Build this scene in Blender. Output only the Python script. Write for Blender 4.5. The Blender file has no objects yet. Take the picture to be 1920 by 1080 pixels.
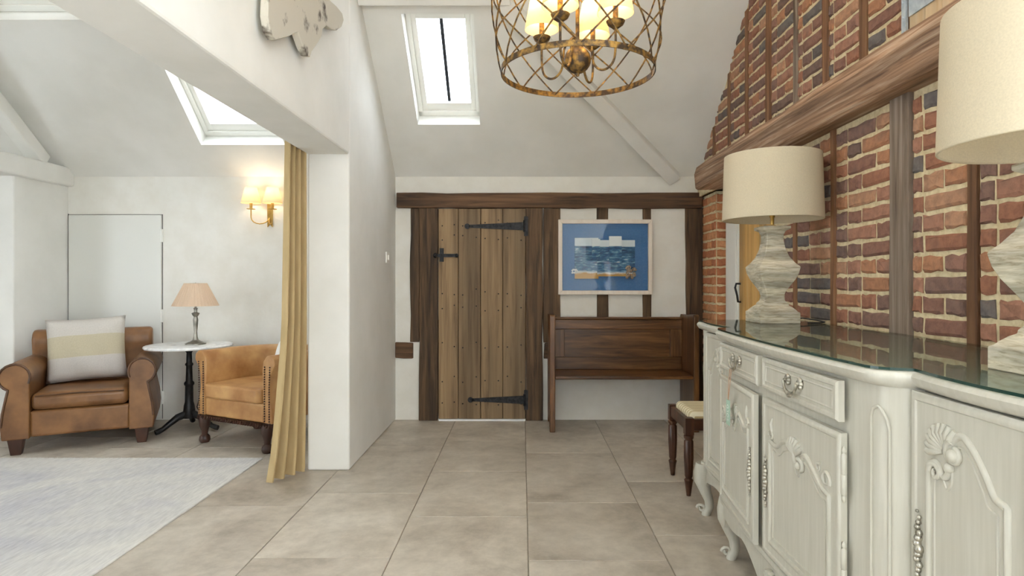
import bpy, bmesh, math, random
from mathutils import Vector, Matrix
random.seed(7)
sc = bpy.context.scene
COL = sc.collection
PI = math.pi
# ------------------------------------------------------------------ camera
F, HX, HY, CH = 1150.0, 979.0, 526.0, 1.22        # focal px, vanishing point px, camera height
cam = bpy.data.cameras.new('camera'); camo = bpy.data.objects.new('camera', cam); COL.objects.link(camo)
cam.sensor_width = 36.0; cam.lens = F / 1920 * 36.0
cam.shift_x = -(HX - 960) / 1920; cam.shift_y = -(540 - HY) / 1920
cam.clip_start = 0.05; cam.clip_end = 200
camo.location = (0, 0, CH); camo.rotation_euler = (PI / 2, 0, 0)
sc.camera = camo
# ------------------------------------------------------------------ world + light
w = bpy.data.worlds.new('sky'); sc.world = w; w.use_nodes = True
wn = w.node_tree.nodes; bgn = wn['Background']
bgn.inputs[0].default_value = (0.90, 0.95, 1.0, 1); bgn.inputs[1].default_value = 8.0
SK = (0.80, 0.90, 1.0)
sc.view_settings.view_transform = 'Standard'; sc.view_settings.look = 'None'
sc.view_settings.exposure = 0.5; sc.view_settings.gamma = 1.0
sc.view_settings.use_curve_mapping = False
try: sc.cycles.max_bounces = 10; sc.cycles.diffuse_bounces = 6; sc.cycles.sample_clamp_indirect = 6.0
except Exception: pass
# ------------------------------------------------------------------ materials
def lin(c):
    return tuple((x / 12.92 if x <= 0.04045 else ((x + 0.055) / 1.055) ** 2.4) for x in c)
def rgb(r, g, b): return lin((r / 255, g / 255, b / 255)) + (1,)
class NT:
    def __init__(s, name):
        s.m = bpy.data.materials.new(name); s.m.use_nodes = True; s.t = s.m.node_tree; s.n = s.t.nodes
        s.b = s.n['Principled BSDF']; s.out = s.n['Material Output']
    def new(s, typ, **kw):
        n = s.n.new(typ)
        for k, v in kw.items(): setattr(n, k, v)
        return n
    def link(s, a, b): s.t.links.new(a, b)
    def vec(s, scale, coord='Object', rnd=True):
        tc = s.new('ShaderNodeTexCoord'); mp = s.new('ShaderNodeMapping'); mp.inputs['Scale'].default_value = scale
        s.link(tc.outputs[coord], mp.inputs[0]); v = mp.outputs[0]
        if rnd:
            oi = s.new('ShaderNodeObjectInfo'); ad = s.new('ShaderNodeVectorMath', operation='ADD')
            ml = s.new('ShaderNodeMath', operation='MULTIPLY'); ml.inputs[1].default_value = 37.0
            s.link(oi.outputs['Random'], ml.inputs[0]); s.link(v, ad.inputs[0]); s.link(ml.outputs[0], ad.inputs[1]); v = ad.outputs[0]
        return v
    def noise(s, v, scale=1.0, detail=4, rough=0.55, dist=0.0):
        n = s.new('ShaderNodeTexNoise'); n.inputs['Scale'].default_value = scale; n.inputs['Detail'].default_value = detail
        n.inputs['Roughness'].default_value = rough; n.inputs['Distortion'].default_value = dist; s.link(v, n.inputs['Vector']); return n.outputs['Fac']
    def ramp(s, fac, stops, interp='LINEAR'):
        r = s.new('ShaderNodeValToRGB'); r.color_ramp.interpolation = interp; e = r.color_ramp.elements
        while len(e) < len(stops): e.new(0.5)
        for i, (p, c) in enumerate(stops): e[i].position = p; e[i].color = c if len(c) == 4 else tuple(c) + (1,)
        s.link(fac, r.inputs[0]); return r.outputs[0]
    def mix(s, f, a, b, mode='MIX'):
        m = s.new('ShaderNodeMix', data_type='RGBA', blend_type=mode)
        if isinstance(f, float): m.inputs[0].default_value = f
        else: s.link(f, m.inputs[0])
        for i, x in ((6, a), (7, b)):
            if isinstance(x, tuple): m.inputs[i].default_value = x
            else: s.link(x, m.inputs[i])
        return m.outputs[2]
    def bump(s, h, strength=0.3, dist=0.01):
        b = s.new('ShaderNodeBump'); b.inputs['Strength'].default_value = strength; b.inputs['Distance'].default_value = dist
        s.link(h, b.inputs['Height']); s.link(b.outputs[0], s.b.inputs['Normal'])
    def set(s, color=None, rough=None, metal=None, spec=None):
        if color is not None:
            if isinstance(color, tuple): s.b.inputs['Base Color'].default_value = color
            else: s.link(color, s.b.inputs['Base Color'])
        if rough is not None: s.b.inputs['Roughness'].default_value = rough
        if metal is not None: s.b.inputs['Metallic'].default_value = metal
        if spec is not None: s.b.inputs['Specular IOR Level'].default_value = spec
        return s.m
MT = {}
def simple(name, c1, c2=None, rough=0.6, scale=(6, 6, 6), bump=0.0, bd=0.005, metal=0, lo=0.35, hi=0.65, detail=4, spec=None, dist=0.0):
    t = NT(name)
    if c2 is None and not bump: MT[name] = t.set(c1, rough, metal, spec); return
    v = t.vec(scale); f = t.noise(v, 1.0, detail, dist=dist)
    col = t.ramp(f, [(lo, c1), (hi, c2 or c1)])
    if bump: t.bump(f, bump, bd)
    MT[name] = t.set(col, rough, metal, spec)
simple('plaster', rgb(232, 231, 226), rgb(224, 223, 217), 0.85, (2.5, 2.5, 2.5), 0.25, 0.006)
simple('plaster_old', rgb(234, 232, 225), rgb(228, 225, 216), 0.9, (6, 6, 6), 0.5, 0.008)
simple('painted_wood', rgb(236, 236, 230), None, 0.5)
simple('door_paint', rgb(226, 226, 220), None, 0.5)
simple('mortar', rgb(226, 212, 176), rgb(202, 184, 146), 0.95, (40, 40, 40), 0.8, 0.006)
def wood(name, c1, c2, c3, scale, rough=0.6, bump=0.5, bd=0.004, cracks=True):
    t = NT(name); v = t.vec(scale); f = t.noise(v, 1.0, 6, 0.6, 0.6)
    col = t.ramp(f, [(0.3, c1), (0.5, c2), (0.72, c3)])
    v2 = t.vec(tuple(x * 0.22 for x in scale)); g = t.noise(v2, 1.0, 3)
    gm = t.ramp(g, [(0.35, (0.55, 0.55, 0.55)), (0.65, (1.1, 1.1, 1.1))])
    col = t.mix(1.0, col, gm, 'MULTIPLY'); t.bump(f, bump, bd); MT[name] = t.set(col, rough)
wood('oak_dark_v', rgb(48, 36, 27), rgb(92, 70, 50), rgb(126, 98, 70), (28, 28, 1.6), 0.75, 0.8)
wood('oak_dark_h', rgb(50, 36, 26), rgb(100, 72, 50), rgb(134, 100, 70), (1.6, 28, 28), 0.75, 0.8)
wood('oak_door', rgb(112, 88, 62), rgb(146, 120, 88), rgb(164, 138, 104), (26, 26, 1.2), 0.65, 0.4, 0.002)
wood('beam_y', rgb(108, 78, 56), rgb(172, 134, 104), rgb(222, 196, 170), (44, 1.9, 64), 0.7, 1.0, 0.005)
wood('stud_brown', rgb(96, 62, 40), rgb(138, 96, 64), rgb(160, 122, 88), (30, 30, 1.6), 0.75, 0.6)
wood('stud_grey', rgb(98, 80, 66), rgb(142, 124, 108), rgb(172, 158, 146), (30, 30, 1.6), 0.75, 0.6)
wood('pew_wood', rgb(66, 41, 22), rgb(108, 72, 40), rgb(146, 104, 62), (2.2, 24, 24), 0.35, 0.15, 0.002)
wood('pew_wood_v', rgb(64, 40, 22), rgb(102, 68, 38), rgb(136, 96, 58), (24, 24, 2.0), 0.35, 0.15, 0.002)
wood('mahogany', rgb(44, 24, 14), rgb(76, 44, 26), rgb(104, 66, 40), (20, 20, 3), 0.35, 0.1, 0.002)
wood('pine', rgb(196, 148, 78), rgb(216, 170, 98), rgb(224, 184, 118), (22, 22, 1.2), 0.5, 0.15, 0.002)
wood('pine_pale', rgb(214, 176, 128), rgb(230, 200, 158), rgb(236, 212, 176), (30, 30, 2), 0.6, 0.1, 0.002)
wood('limed_wood', rgb(160, 147, 120), rgb(202, 193, 170), rgb(222, 215, 198), (16, 16, 130), 0.7, 0.4, 0.002)
simple('leg_dark', rgb(54, 34, 26), rgb(74, 46, 34), 0.4, (12, 12, 4))
simple('iron', rgb(30, 30, 32), rgb(58, 58, 60), 0.55, (40, 40, 40), 0.3, 0.002, 0.6)
simple('iron_black', rgb(26, 26, 27), rgb(40, 40, 42), 0.45, (30, 30, 30), 0.2, 0.002, 0.3)
simple('pewter', rgb(120, 118, 110), rgb(160, 156, 146), 0.35, (20, 20, 20), 0, 0, 0.9)
simple('silver', rgb(150, 146, 134), rgb(214, 210, 198), 0.35, (60, 60, 60), 0.2, 0.002, 0.85)
simple('galvanised', rgb(176, 188, 198), rgb(206, 214, 220), 0.4, (30, 30, 30), 0, 0, 0.7)
simple('brass', rgb(176, 140, 74), rgb(206, 170, 100), 0.35, (20, 20, 20), 0, 0, 0.9)
simple('aged_gold', rgb(62, 48, 36), rgb(164, 126, 62), 0.5, (38, 38, 38), 0.2, 0.002, 0.55, 0.42, 0.66, 6)
simple('leather_brown', rgb(96, 62, 32), rgb(150, 106, 64), 0.42, (5, 5, 5), 0.12, 0.004, 0, 0.3, 0.75, 6)
simple('leather_tan', rgb(160, 110, 62), rgb(204, 160, 104), 0.42, (6, 6, 6), 0.12, 0.004, 0, 0.3, 0.72, 6)
simple('leather_dark', rgb(70, 44, 24), rgb(96, 62, 34), 0.4, (8, 8, 8))
simple('curtain_cloth', rgb(176, 153, 110), rgb(184, 161, 118), 0.9, (25, 25, 6))
simple('rug_edge', rgb(222, 220, 214), None, 0.95)
simple('black_rubber', rgb(18, 18, 18), None, 0.5)
simple('bisque', rgb(240, 238, 232), None, 0.4)
simple('sage_card', rgb(150, 178, 160), rgb(160, 186, 168), 0.8, (30, 30, 30))
simple('white_ink', rgb(236, 240, 234), None, 0.8)
simple('twine', rgb(170, 130, 100), None, 0.9)
simple('mat_blue', rgb(72, 114, 160), rgb(80, 122, 168), 0.8, (80, 80, 80))
simple('picture_frame', rgb(222, 210, 196), rgb(232, 222, 210), 0.5, (30, 30, 3))
simple('foam_white', rgb(240, 240, 236), None, 0.8)
simple('shells', rgb(90, 78, 68), rgb(196, 180, 160), 0.8, (160, 160, 160), 0.6, 0.003)
simple('gap_light_white', rgb(240, 243, 246), None, 0.5)
# rug
t = NT('rug'); v = t.vec((1.1, 1.1, 1.1), rnd=False); f = t.noise(v, 1.0, 5, 0.6, 0.8); v2 = t.vec((90, 14, 30), rnd=False); g = t.noise(v2, 1.0, 3)
c = t.ramp(f, [(0.38, rgb(182, 181, 188)), (0.5, rgb(206, 204, 200)), (0.62, rgb(220, 217, 209))])
c = t.mix(0.35, c, t.ramp(g, [(0.3, rgb(170, 168, 170)), (0.7, rgb(236, 234, 230))])); t.bump(g, 0.4, 0.004); MT['rug'] = t.set(c, 0.95)
# stone floor tile
t = NT('stone'); v = t.vec((2.2, 2.2, 2.2)); f = t.noise(v, 1.0, 8, 0.62, 0.5); v2 = t.vec((14, 14, 14)); g = t.noise(v2, 1.0, 5, 0.7)
c = t.ramp(f, [(0.32, rgb(156, 147, 134)), (0.5, rgb(190, 182, 169)), (0.68, rgb(210, 203, 191))])
c = t.mix(0.25, c, t.ramp(g, [(0.35, rgb(146, 136, 124)), (0.65, rgb(216, 208, 194))]))
oi = t.new('ShaderNodeObjectInfo'); c = t.mix(1.0, c, t.ramp(oi.outputs['Random'], [(0, (0.88, 0.86, 0.84)), (1, (1.06, 1.05, 1.04))]), 'MULTIPLY')
t.bump(g, 0.15, 0.003); MT['stone'] = t.set(c, 0.42)
simple('joint', rgb(140, 132, 118), rgb(160, 152, 138), 0.95, (30, 30, 30))
# bricks
t = NT('brick'); oi = t.new('ShaderNodeObjectInfo')
c = t.ramp(oi.outputs['Random'], [(0.0, rgb(158, 110, 88)), (0.16, rgb(142, 104, 90)), (0.30, rgb(166, 122, 102)), (0.42, rgb(130, 102, 92)), (0.54, rgb(174, 126, 96)),
     (0.64, rgb(120, 98, 90)), (0.72, rgb(114, 108, 106)), (0.80, rgb(150, 112, 98)), (0.90, rgb(182, 140, 112)), (0.96, rgb(104, 96, 94))], 'CONSTANT')
v = t.vec((30, 30, 30)); f = t.noise(v, 1.0, 6, 0.65); c = t.mix(0.55, c, t.mix(1.0, c, t.ramp(f, [(0.3, (0.45, 0.42, 0.42)), (0.6, (1.15, 1.1, 1.05))]), 'MULTIPLY'))
v2 = t.vec((9, 9, 9)); g = t.noise(v2, 1.0, 2); c = t.mix(t.ramp(g, [(0.55, (0, 0, 0)), (0.72, (0.5, 0.5, 0.5))]), c, rgb(120, 96, 84))
t.bump(f, 0.9, 0.006); MT['brick'] = t.set(c, 0.9)
t = NT('brick_orange'); oi = t.new('ShaderNodeObjectInfo')
c = t.ramp(oi.outputs['Random'], [(0.0, rgb(196, 134, 92)), (0.35, rgb(180, 114, 80)), (0.7, rgb(206, 148, 106))], 'CONSTANT')
v = t.vec((30, 30, 30)); f = t.noise(v, 1.0, 6, 0.65); c = t.mix(0.5, c, t.mix(1.0, c, t.ramp(f, [(0.3, (0.55, 0.52, 0.5)), (0.6, (1.1, 1.1, 1.05))]), 'MULTIPLY'))
t.bump(f, 0.8, 0.005); MT['brick_orange'] = t.set(c, 0.9)
# sideboard paint with fine drag
t = NT('cream_paint'); v = t.vec((60, 60, 4)); f = t.noise(v, 1.0, 3); c = t.ramp(f, [(0.3, rgb(184, 181, 168)), (0.7, rgb(196, 193, 181))]); MT['cream_paint'] = t.set(c, 0.38)
# linen shade
def shade(name, col, trans):
    t = NT(name); v = t.vec((220, 220, 260)); f = t.noise(v, 1.0, 2); c = t.ramp(f, [(0.3, tuple(x * 0.9 for x in col[:3])), (0.7, col[:3])])
    d = t.new('ShaderNodeBsdfDiffuse'); tr = t.new('ShaderNodeBsdfTranslucent'); mx = t.new('ShaderNodeMixShader'); mx.inputs[0].default_value = trans
    t.link(c, d.inputs[0]); t.link(c, tr.inputs[0]); t.link(d.outputs[0], mx.inputs[1]); t.link(tr.outputs[0], mx.inputs[2]); t.link(mx.outputs[0], t.out.inputs[0]); MT[name] = t.m
shade('linen_shade', rgb(226, 214, 188), 0.25)
shade('silk_shade', rgb(236, 212, 186), 0.3)
shade('lit_shade', rgb(250, 238, 210), 0.5)
def glassy(name, tint, ior=1.5, rough=0.0):
    t = NT(name); tr = t.new('ShaderNodeBsdfTransparent'); tr.inputs[0].default_value = tint
    gl = t.new('ShaderNodeBsdfGlossy'); gl.inputs['Roughness'].default_value = rough; fr = t.new('ShaderNodeFresnel'); ge = t.new('ShaderNodeNewGeometry')
    ma = t.new('ShaderNodeMath', operation='MULTIPLY_ADD'); ma.inputs[1].default_value = 1 / ior - ior; ma.inputs[2].default_value = ior   # same facing value on both sides of the sheet
    t.link(ge.outputs['Backfacing'], ma.inputs[0]); t.link(ma.outputs[0], fr.inputs[0])
    mx = t.new('ShaderNodeMixShader'); t.link(fr.outputs[0], mx.inputs[0]); t.link(tr.outputs[0], mx.inputs[1]); t.link(gl.outputs[0], mx.inputs[2])
    t.link(mx.outputs[0], t.out.inputs[0]); MT[name] = t.m
glassy('glass_top', (0.80, 0.86, 0.83, 1), 1.55); glassy('pane', (0.97, 0.985, 1.0, 1), 1.3)
t = NT('glass_edge'); MT['glass_edge'] = t.set(rgb(30, 58, 52), 0.15)
t = NT('bulb'); t.b.inputs['Emission Color'].default_value = (1, 0.72, 0.38, 1); t.b.inputs['Emission Strength'].default_value = 6; MT['bulb'] = t.set(rgb(255, 240, 210), 0.4)
# linen cushion with bands across local z
t = NT('linen_bands'); tc = t.new('ShaderNodeTexCoord'); sp = t.new('ShaderNodeSeparateXYZ'); t.link(tc.outputs['Object'], sp.inputs[0])
v = t.vec((160, 160, 160), rnd=False); f = t.noise(v, 1.0, 2)
ad = t.new('ShaderNodeMath', operation='ADD'); ad.inputs[1].default_value = 0.5; t.link(sp.outputs['Z'], ad.inputs[0])
c = t.ramp(ad.outputs[0], [(0.0, rgb(204, 198, 192)), (0.43, rgb(196, 186, 160)), (0.60, rgb(206, 200, 192))], 'CONSTANT')
c = t.mix(0.2, c, t.ramp(f, [(0.3, (0.4, 0.4, 0.4)), (0.7, (1, 1, 1))]), 'MULTIPLY'); MT['linen_bands'] = t.set(c, 0.95)
# striped seat fabric
t = NT('stripe_seat'); tc = t.new('ShaderNodeTexCoord'); sp = t.new('ShaderNodeSeparateXYZ'); t.link(tc.outputs['Object'], sp.inputs[0])
ml = t.new('ShaderNodeMath', operation='MULTIPLY'); ml.inputs[1].default_value = 13.0; t.link(sp.outputs['Y'], ml.inputs[0])
fr = t.new('ShaderNodeMath', operation='FRACT'); t.link(ml.outputs[0], fr.inputs[0])
MT['stripe_seat'] = t.set(t.ramp(fr.outputs[0], [(0.0, rgb(206, 190, 150)), (0.35, rgb(232, 222, 192)), (0.6, rgb(190, 168, 122)), (0.75, rgb(232, 222, 192))], 'CONSTANT'), 0.9)
# marble
t = NT('marble'); v = t.vec((5, 5, 5), rnd=False); f = t.noise(v, 1.0, 8, 0.7, 1.5); MT['marble'] = t.set(t.ramp(f, [(0.35, rgb(206, 206, 206)), (0.55, rgb(238, 238, 236))]), 0.25)
# seascape prints: bands by height in the picture, in the tile's local z
def sea(name, hz, sand):
    t = NT(name); tc = t.new('ShaderNodeTexCoord'); sp = t.new('ShaderNodeSeparateXYZ'); t.link(tc.outputs['Object'], sp.inputs[0])
    v = t.vec((14, 14, 60), rnd=False); f = t.noise(v, 1.0, 5, 0.6)
    w1 = t.new('ShaderNodeMath', operation='MULTIPLY_ADD'); w1.inputs[1].default_value = 0.05; t.link(f, w1.inputs[0]); t.link(sp.outputs['Z'], w1.inputs[2])
    seac = t.ramp(f, [(0.35, rgb(28, 56, 96)), (0.52, rgb(52, 104, 142)), (0.62, rgb(120, 160, 180)), (0.72, rgb(226, 230, 230))])
    b = t.new('ShaderNodeMath', operation='SUBTRACT'); b.inputs[1].default_value = 0.0; t.link(w1.outputs[0], b.inputs[0])
    ms = t.ramp(b.outputs[0], [(0.0, (1, 1, 1)), (sand, (1, 1, 1)), (sand + 0.012, (0, 0, 0))]); c = t.mix(ms, seac, rgb(196, 150, 78))
    mf = t.ramp(b.outputs[0], [(sand - 0.004, (0, 0, 0)), (sand + 0.006, (1, 1, 1)), (sand + 0.022, (0, 0, 0))]); c = t.mix(mf, c, rgb(232, 232, 226))
    mh = t.ramp(sp.outputs['Z'], [(hz - 0.002, (0, 0, 0)), (hz, (1, 1, 1))]); c = t.mix(mh, c, rgb(222, 228, 228)); MT[name] = t.set(c, 0.6)
sea('sea_print', 0.285, 0.075); sea('sea_print_b', 0.258, 0.045); sea('sea_print_low', 0.109, -0.2); sea('sea_print_tall', 0.142, -0.2)
# ------------------------------------------------------------------ mesh helpers
class MB:
    def __init__(s): s.v = []; s.f = []
    def add(s, vs, fs):
        o = len(s.v); s.v += [tuple(p) for p in vs]; s.f += [tuple(i + o for i in q) for q in fs]; return s
    def box(s, x0, x1, y0, y1, z0, z1):
        return s.add([(x0, y0, z0), (x1, y0, z0), (x1, y1, z0), (x0, y1, z0), (x0, y0, z1), (x1, y0, z1), (x1, y1, z1), (x0, y1, z1)],
                     [(3, 2, 1, 0), (4, 5, 6, 7), (0, 1, 5, 4), (1, 2, 6, 5), (2, 3, 7, 6), (3, 0, 4, 7)])
    def obox(s, o, ax, ay, az):        # corner o and three edge vectors
        o, ax, ay, az = map(Vector, (o, ax, ay, az)); p = [o, o + ax, o + ax + ay, o + ay]
        flip = ax.cross(ay).dot(az) < 0
        fs = [(3, 2, 1, 0), (4, 5, 6, 7), (0, 1, 5, 4), (1, 2, 6, 5), (2, 3, 7, 6), (3, 0, 4, 7)]
        return s.add(p + [q + az for q in p], [f[::-1] for f in fs] if flip else fs)
    def loft(s, rings, closed=True, caps=True):
        n = len(rings[0]); vs = [p for r in rings for p in r]; fs = []
        for i in range(len(rings) - 1):
            for j in range(n if closed else n - 1):
                k = (j + 1) % n; fs.append((i * n + j, i * n + k, (i + 1) * n + k, (i + 1) * n + j))
        if caps and closed: fs.append(tuple(range(n - 1, -1, -1))); fs.append(tuple((len(rings) - 1) * n + j for j in range(n)))
        return s.add(vs, fs)
    def prism(s, poly, a, b, fn=lambda p, t: (p[0], p[1], t)):
        return s.loft([[fn(p, a) for p in poly], [fn(p, b) for p in poly]])
    def lathe(s, prof, n=20, c=(0, 0, 0), rot=0.0):
        return s.loft([[(c[0] + max(r, 0.0004) * math.cos(rot + 2 * PI * j / n), c[1] + max(r, 0.0004) * math.sin(rot + 2 * PI * j / n), c[2] + z) for j in range(n)] for r, z in prof])
    def tube(s, pts, r, n=8, closed=False, flat=None, fixed=None):
        pts = [Vector(p) for p in pts]; m = len(pts); rings = []; up = None
        for i, p in enumerate(pts):
            a = pts[(i - 1) % m] if (closed or i > 0) else p; b = pts[(i + 1) % m] if (closed or i < m - 1) else p
            tg = (b - a).normalized()
            if fixed is not None: up = Vector(fixed)
            if up is None:
                up = Vector((0, 0, 1)) if abs(tg.z) < 0.9 else Vector((1, 0, 0))
            up = (up - tg * up.dot(tg)); up = up.normalized() if up.length > 1e-6 else tg.orthogonal().normalized()
            sd = tg.cross(up); rr = r[i] if isinstance(r, (list, tuple)) else r
            fl = flat or 1.0
            rings.append([p + (sd * math.cos(2 * PI * j / n) + up * math.sin(2 * PI * j / n) * fl) * rr for j in range(n)])
        if closed: rings.append(rings[0])
        return s.loft(rings, caps=not closed)
    def ball(s, c, r, n=10, m=6, sc3=(1, 1, 1)):
        return s.loft([[(c[0] + sc3[0] * r * math.sin(PI * (i + 0.02) / (m + 0.04)) * math.cos(2 * PI * j / n), c[1] + sc3[1] * r * math.sin(PI * (i + 0.02) / (m + 0.04)) * math.sin(2 * PI * j / n),
                         c[2] - sc3[2] * r * math.cos(PI * (i + 0.02) / (m + 0.04))) for j in range(n)] for i in range(m + 1)])
    def build(s, name, mat, parent=None, smooth=None, bevel=0, seg=2, sub=0):
        me = bpy.data.meshes.new(name); me.from_pydata(s.v, [], s.f)
        bm = bmesh.new(); bm.from_mesh(me); bmesh.ops.recalc_face_normals(bm, faces=bm.faces)
        if smooth is not None:
            for fc in bm.faces: fc.smooth = True
            for e in bm.edges: e.smooth = not (len(e.link_faces) == 2 and e.calc_face_angle(0) > math.radians(smooth))
        bm.to_mesh(me); bm.free(); me.materials.append(MT[mat])
        o = bpy.data.objects.new(name, me); COL.objects.link(o); o.parent = parent
        if bevel:
            m = o.modifiers.new('bevel', 'BEVEL'); m.width = bevel; m.segments = seg; m.limit_method = 'ANGLE'; m.angle_limit = math.radians(35)
        if sub: m = o.modifiers.new('sub', 'SUBSURF'); m.levels = m.render_levels = sub
        return o
def tag(o, label, cat=None, group=None, kind=None):
    o['label'] = label
    if cat: o['category'] = cat
    if group: o['group'] = group
    if kind: o['kind'] = kind
    return o
def thing(name, loc, rz, label, cat, group=None):
    e = bpy.data.objects.new(name, None); COL.objects.link(e); e.location = loc; e.rotation_euler = (0, 0, rz); e.empty_display_size = 0.1
    return tag(e, label, cat, group)
def struct(o, label): o['kind'] = 'structure'; o['label'] = label; return o
def at(px, py, d): return Vector(((px - HX) / F * d, d, CH - (py - HY) / F * d))
# ------------------------------------------------------------------ room shell
YB, EZ, K = 5.376, 2.13, 0.87
XL0, XL1, XR = -1.38, -1.11, 1.50
YR, ZF = -1.6, 3.5
DF = YB - (ZF - EZ) / K
floor_b = MB().box(-6, 1.9, YR, YB + 0.1, -0.12, -0.006).build('floor', 'joint'); struct(floor_b, 'pale limestone flagstone floor of hall and sitting room')
cols = {-0.58: [YB, 4.68, 3.926, 3.168, 2.41, 1.65, 0.9, 0.1, -0.7, YR], 0.027: [YB, 4.338, 3.368, 2.673, 1.98, 1.2, 0.4, -0.5, YR],
        0.635: [YB, 4.51, 3.72, 2.937, 2.2, 1.4, 0.6, -0.3, YR], -1.185: [YB, 4.52, 3.52, 2.70, 1.95, 1.1, 0.3, -0.6, YR], -1.79: [YB, 4.85, 4.08, 3.317, 2.5, 1.7, 0.9, 0.0, YR]}
xs = [-6.0 + 0.0] + [-1.79 - 0.605 * k for k in range(6, 0, -1)] + [-1.79, -1.185, -0.58, 0.027, 0.635, 1.24, 1.9]
for i in range(len(xs) - 1):
    x0, x1 = xs[i], xs[i + 1]
    js = None
    for k in cols:
        if abs(k - x0) < 0.01: js = cols[k]
    if js is None:
        js = [YB]; 
        while js[-1] > YR + 0.5: js.append(js[-1] - random.choice((0.6, 0.76, 0.9)))
        js.append(YR)
    for a, b in zip(js, js[1:]):
        g = 0.0022
        MB().box(x0 + g, x1 - g, b + g, a - g, -0.03, 0.0).build('flagstone', 'stone', floor_b, bevel=0.002, seg=1)
def plane_z(d): return EZ + K * (YB - d)
SN = math.sqrt(1 + K * K); UP = Vector((0, -1 / SN, K / SN)); NIN = Vector((0, -K / SN, -1 / SN))
# sloped ceiling with three rooflight openings, built as strips round the openings
openings = [(-0.845, -0.34, 4.282, 4.97), (-2.68, -1.98, 4.20, 5.12), (-3.78, -3.08, 3.86, 4.314)]
cb = MB()
xsx = sorted(set([-6.0, 1.75] + [v for o in openings for v in o[:2]])); ysx = sorted(set([DF, YB + 0.05] + [v for o in openings for v in o[2:]]))
for i in range(len(xsx) - 1):
    for j in range(len(ysx) - 1):
        cx, cy = (xsx[i] + xsx[i + 1]) / 2, (ysx[j] + ysx[j + 1]) / 2
        if any(o[0] < cx < o[1] and o[2] < cy < o[3] for o in openings): continue
        cb.obox((xsx[i], ysx[j + 1], plane_z(ysx[j + 1])), (xsx[i + 1] - xsx[i], 0, 0), (0, ysx[j] - ysx[j + 1], plane_z(ysx[j]) - plane_z(ysx[j + 1])), -NIN * 0.16)
cb.box(-6, 1.75, YR, DF + 0.05, ZF, ZF + 0.1)
ceil = struct(cb.build('ceiling', 'plaster'), 'white plastered sloping ceiling under the roof')
def inplane(b, x0, x1, d0, d1, h0, h1):      # box lying along the slope: x range, depth range, height off the slope
    p = Vector((x0, d1, plane_z(d1))) + NIN * h0
    return b.obox(p, (x1 - x0, 0, 0), (0, d0 - d1, plane_z(d0) - plane_z(d1)), NIN * (h1 - h0))
# diagonal brace and purlin
a = Vector((1.33, YB, plane_z(YB))); b_ = Vector((-0.14, 4.20, plane_z(4.20))); dr = (b_ - a); sd = dr.normalized().cross(NIN).normalized() * 0.115
MB().obox(a - sd / 2 - NIN * 0.02, dr, sd, NIN * 0.10).build('brace', 'plaster', ceil, bevel=0.01)
inplane(MB(), XL1, -0.08, 4.06, 4.21, -0.02, 0.09).build('purlin', 'plaster', ceil, bevel=0.008)
# rooflights
def rooflight(n, o, bar, label):
    x0, x1, d0, d1 = o
    fr = MB(); W = 0.035
    for (a0, a1, e0, e1) in ((x0, x0 + W, d0, d1), (x1 - W, x1, d0, d1), (x0, x1, d0, d0 + W), (x0, x1, d1 - W, d1)): inplane(fr, a0, a1, e0, e1, -0.17, -0.12)
    root = struct(fr.build('window_%d' % n, 'painted_wood', bevel=0.004), label)
    s_ = MB(); W2 = 0.075
    for (a0, a1, e0, e1) in ((x0 + W, x0 + W2, d0 + W, d1 - W), (x1 - W2, x1 - W, d0 + W, d1 - W), (x0 + W2, x1 - W2, d0 + W, d0 + W2), (x0 + W2, x1 - W2, d1 - W2 - 0.01, d1 - W)): inplane(s_, a0, a1, e0, e1, -0.165, -0.135)
    s_.build('sash', 'painted_wood', root, bevel=0.003)
    inplane(MB(), x0 + W2, x1 - W2, d0 + W2, d1 - W2, -0.152, -0.148).build('pane', 'pane', root)
    if bar: inplane(MB(), (x0 + x1) / 2 - 0.012, (x0 + x1) / 2 + 0.012, d0 + W2, d1 - W2, -0.185, -0.165).build('glazing_bar', 'iron', root)
    return root
rooflight(1, openings[0], True, 'white framed rooflight above the plank door')
rooflight(2, openings[1], False, 'white framed rooflight over the sitting room')
r3 = rooflight(3, openings[2], False, 'rooflight with cream blind at the upper left')
MT['blind_cloth'] = MT['linen_shade']
inplane(MB(), openings[2][0] + 0.075, openings[2][1] - 0.075, openings[2][2] + 0.05, openings[2][3] - 0.10, -0.125, -0.12).build('roller_blind', 'blind_cloth', r3)
# walls
wl = MB().box(XL0, XL1, 3.94, YB + 0.1, 0, 3.4).box(XL0, XL1, YR, 3.94, 2.03, 3.5)
wl = struct(wl.build('wall_left', 'plaster', bevel=0.012), 'white wall and header between hall and sitting room')
wb = struct(MB().box(-6, 1.9, YB, YB + 0.12, 0, EZ + 0.05).build('wall_back', 'plaster_old'), 'white plastered back wall with old timbers')
def side_window(n, axis, pos, a0, a1, z0, z1, label):      # unseen casement in the rear or far left wall
    bar = lambda b, p0, p1, q0, q1: b.box(p0, p1, pos - 0.06, pos - 0.02, q0, q1) if axis == 'y' else b.box(pos - 0.06, pos - 0.02, p0, p1, q0, q1)
    b = MB(); W = 0.05
    for r in ((a0, a0 + W, z0, z1), (a1 - W, a1, z0, z1), (a0, a1, z0, z0 + W), (a0, a1, z1 - W, z1), ((a0 + a1) / 2 - 0.025, (a0 + a1) / 2 + 0.025, z0, z1)): bar(b, *r)
    o = struct(b.build('window_%d' % n, 'painted_wood'), label); g = MB()
    if axis == 'y': g.box(a0, a1, pos - 0.042, pos - 0.038, z0, z1)
    else: g.box(pos - 0.042, pos - 0.038, a0, a1, z0, z1)
    g.build('pane', 'pane', o)
RW = (-0.9, 0.5, 1.0, 2.1)  # window opening added behind the camera to let in fill daylight
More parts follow.
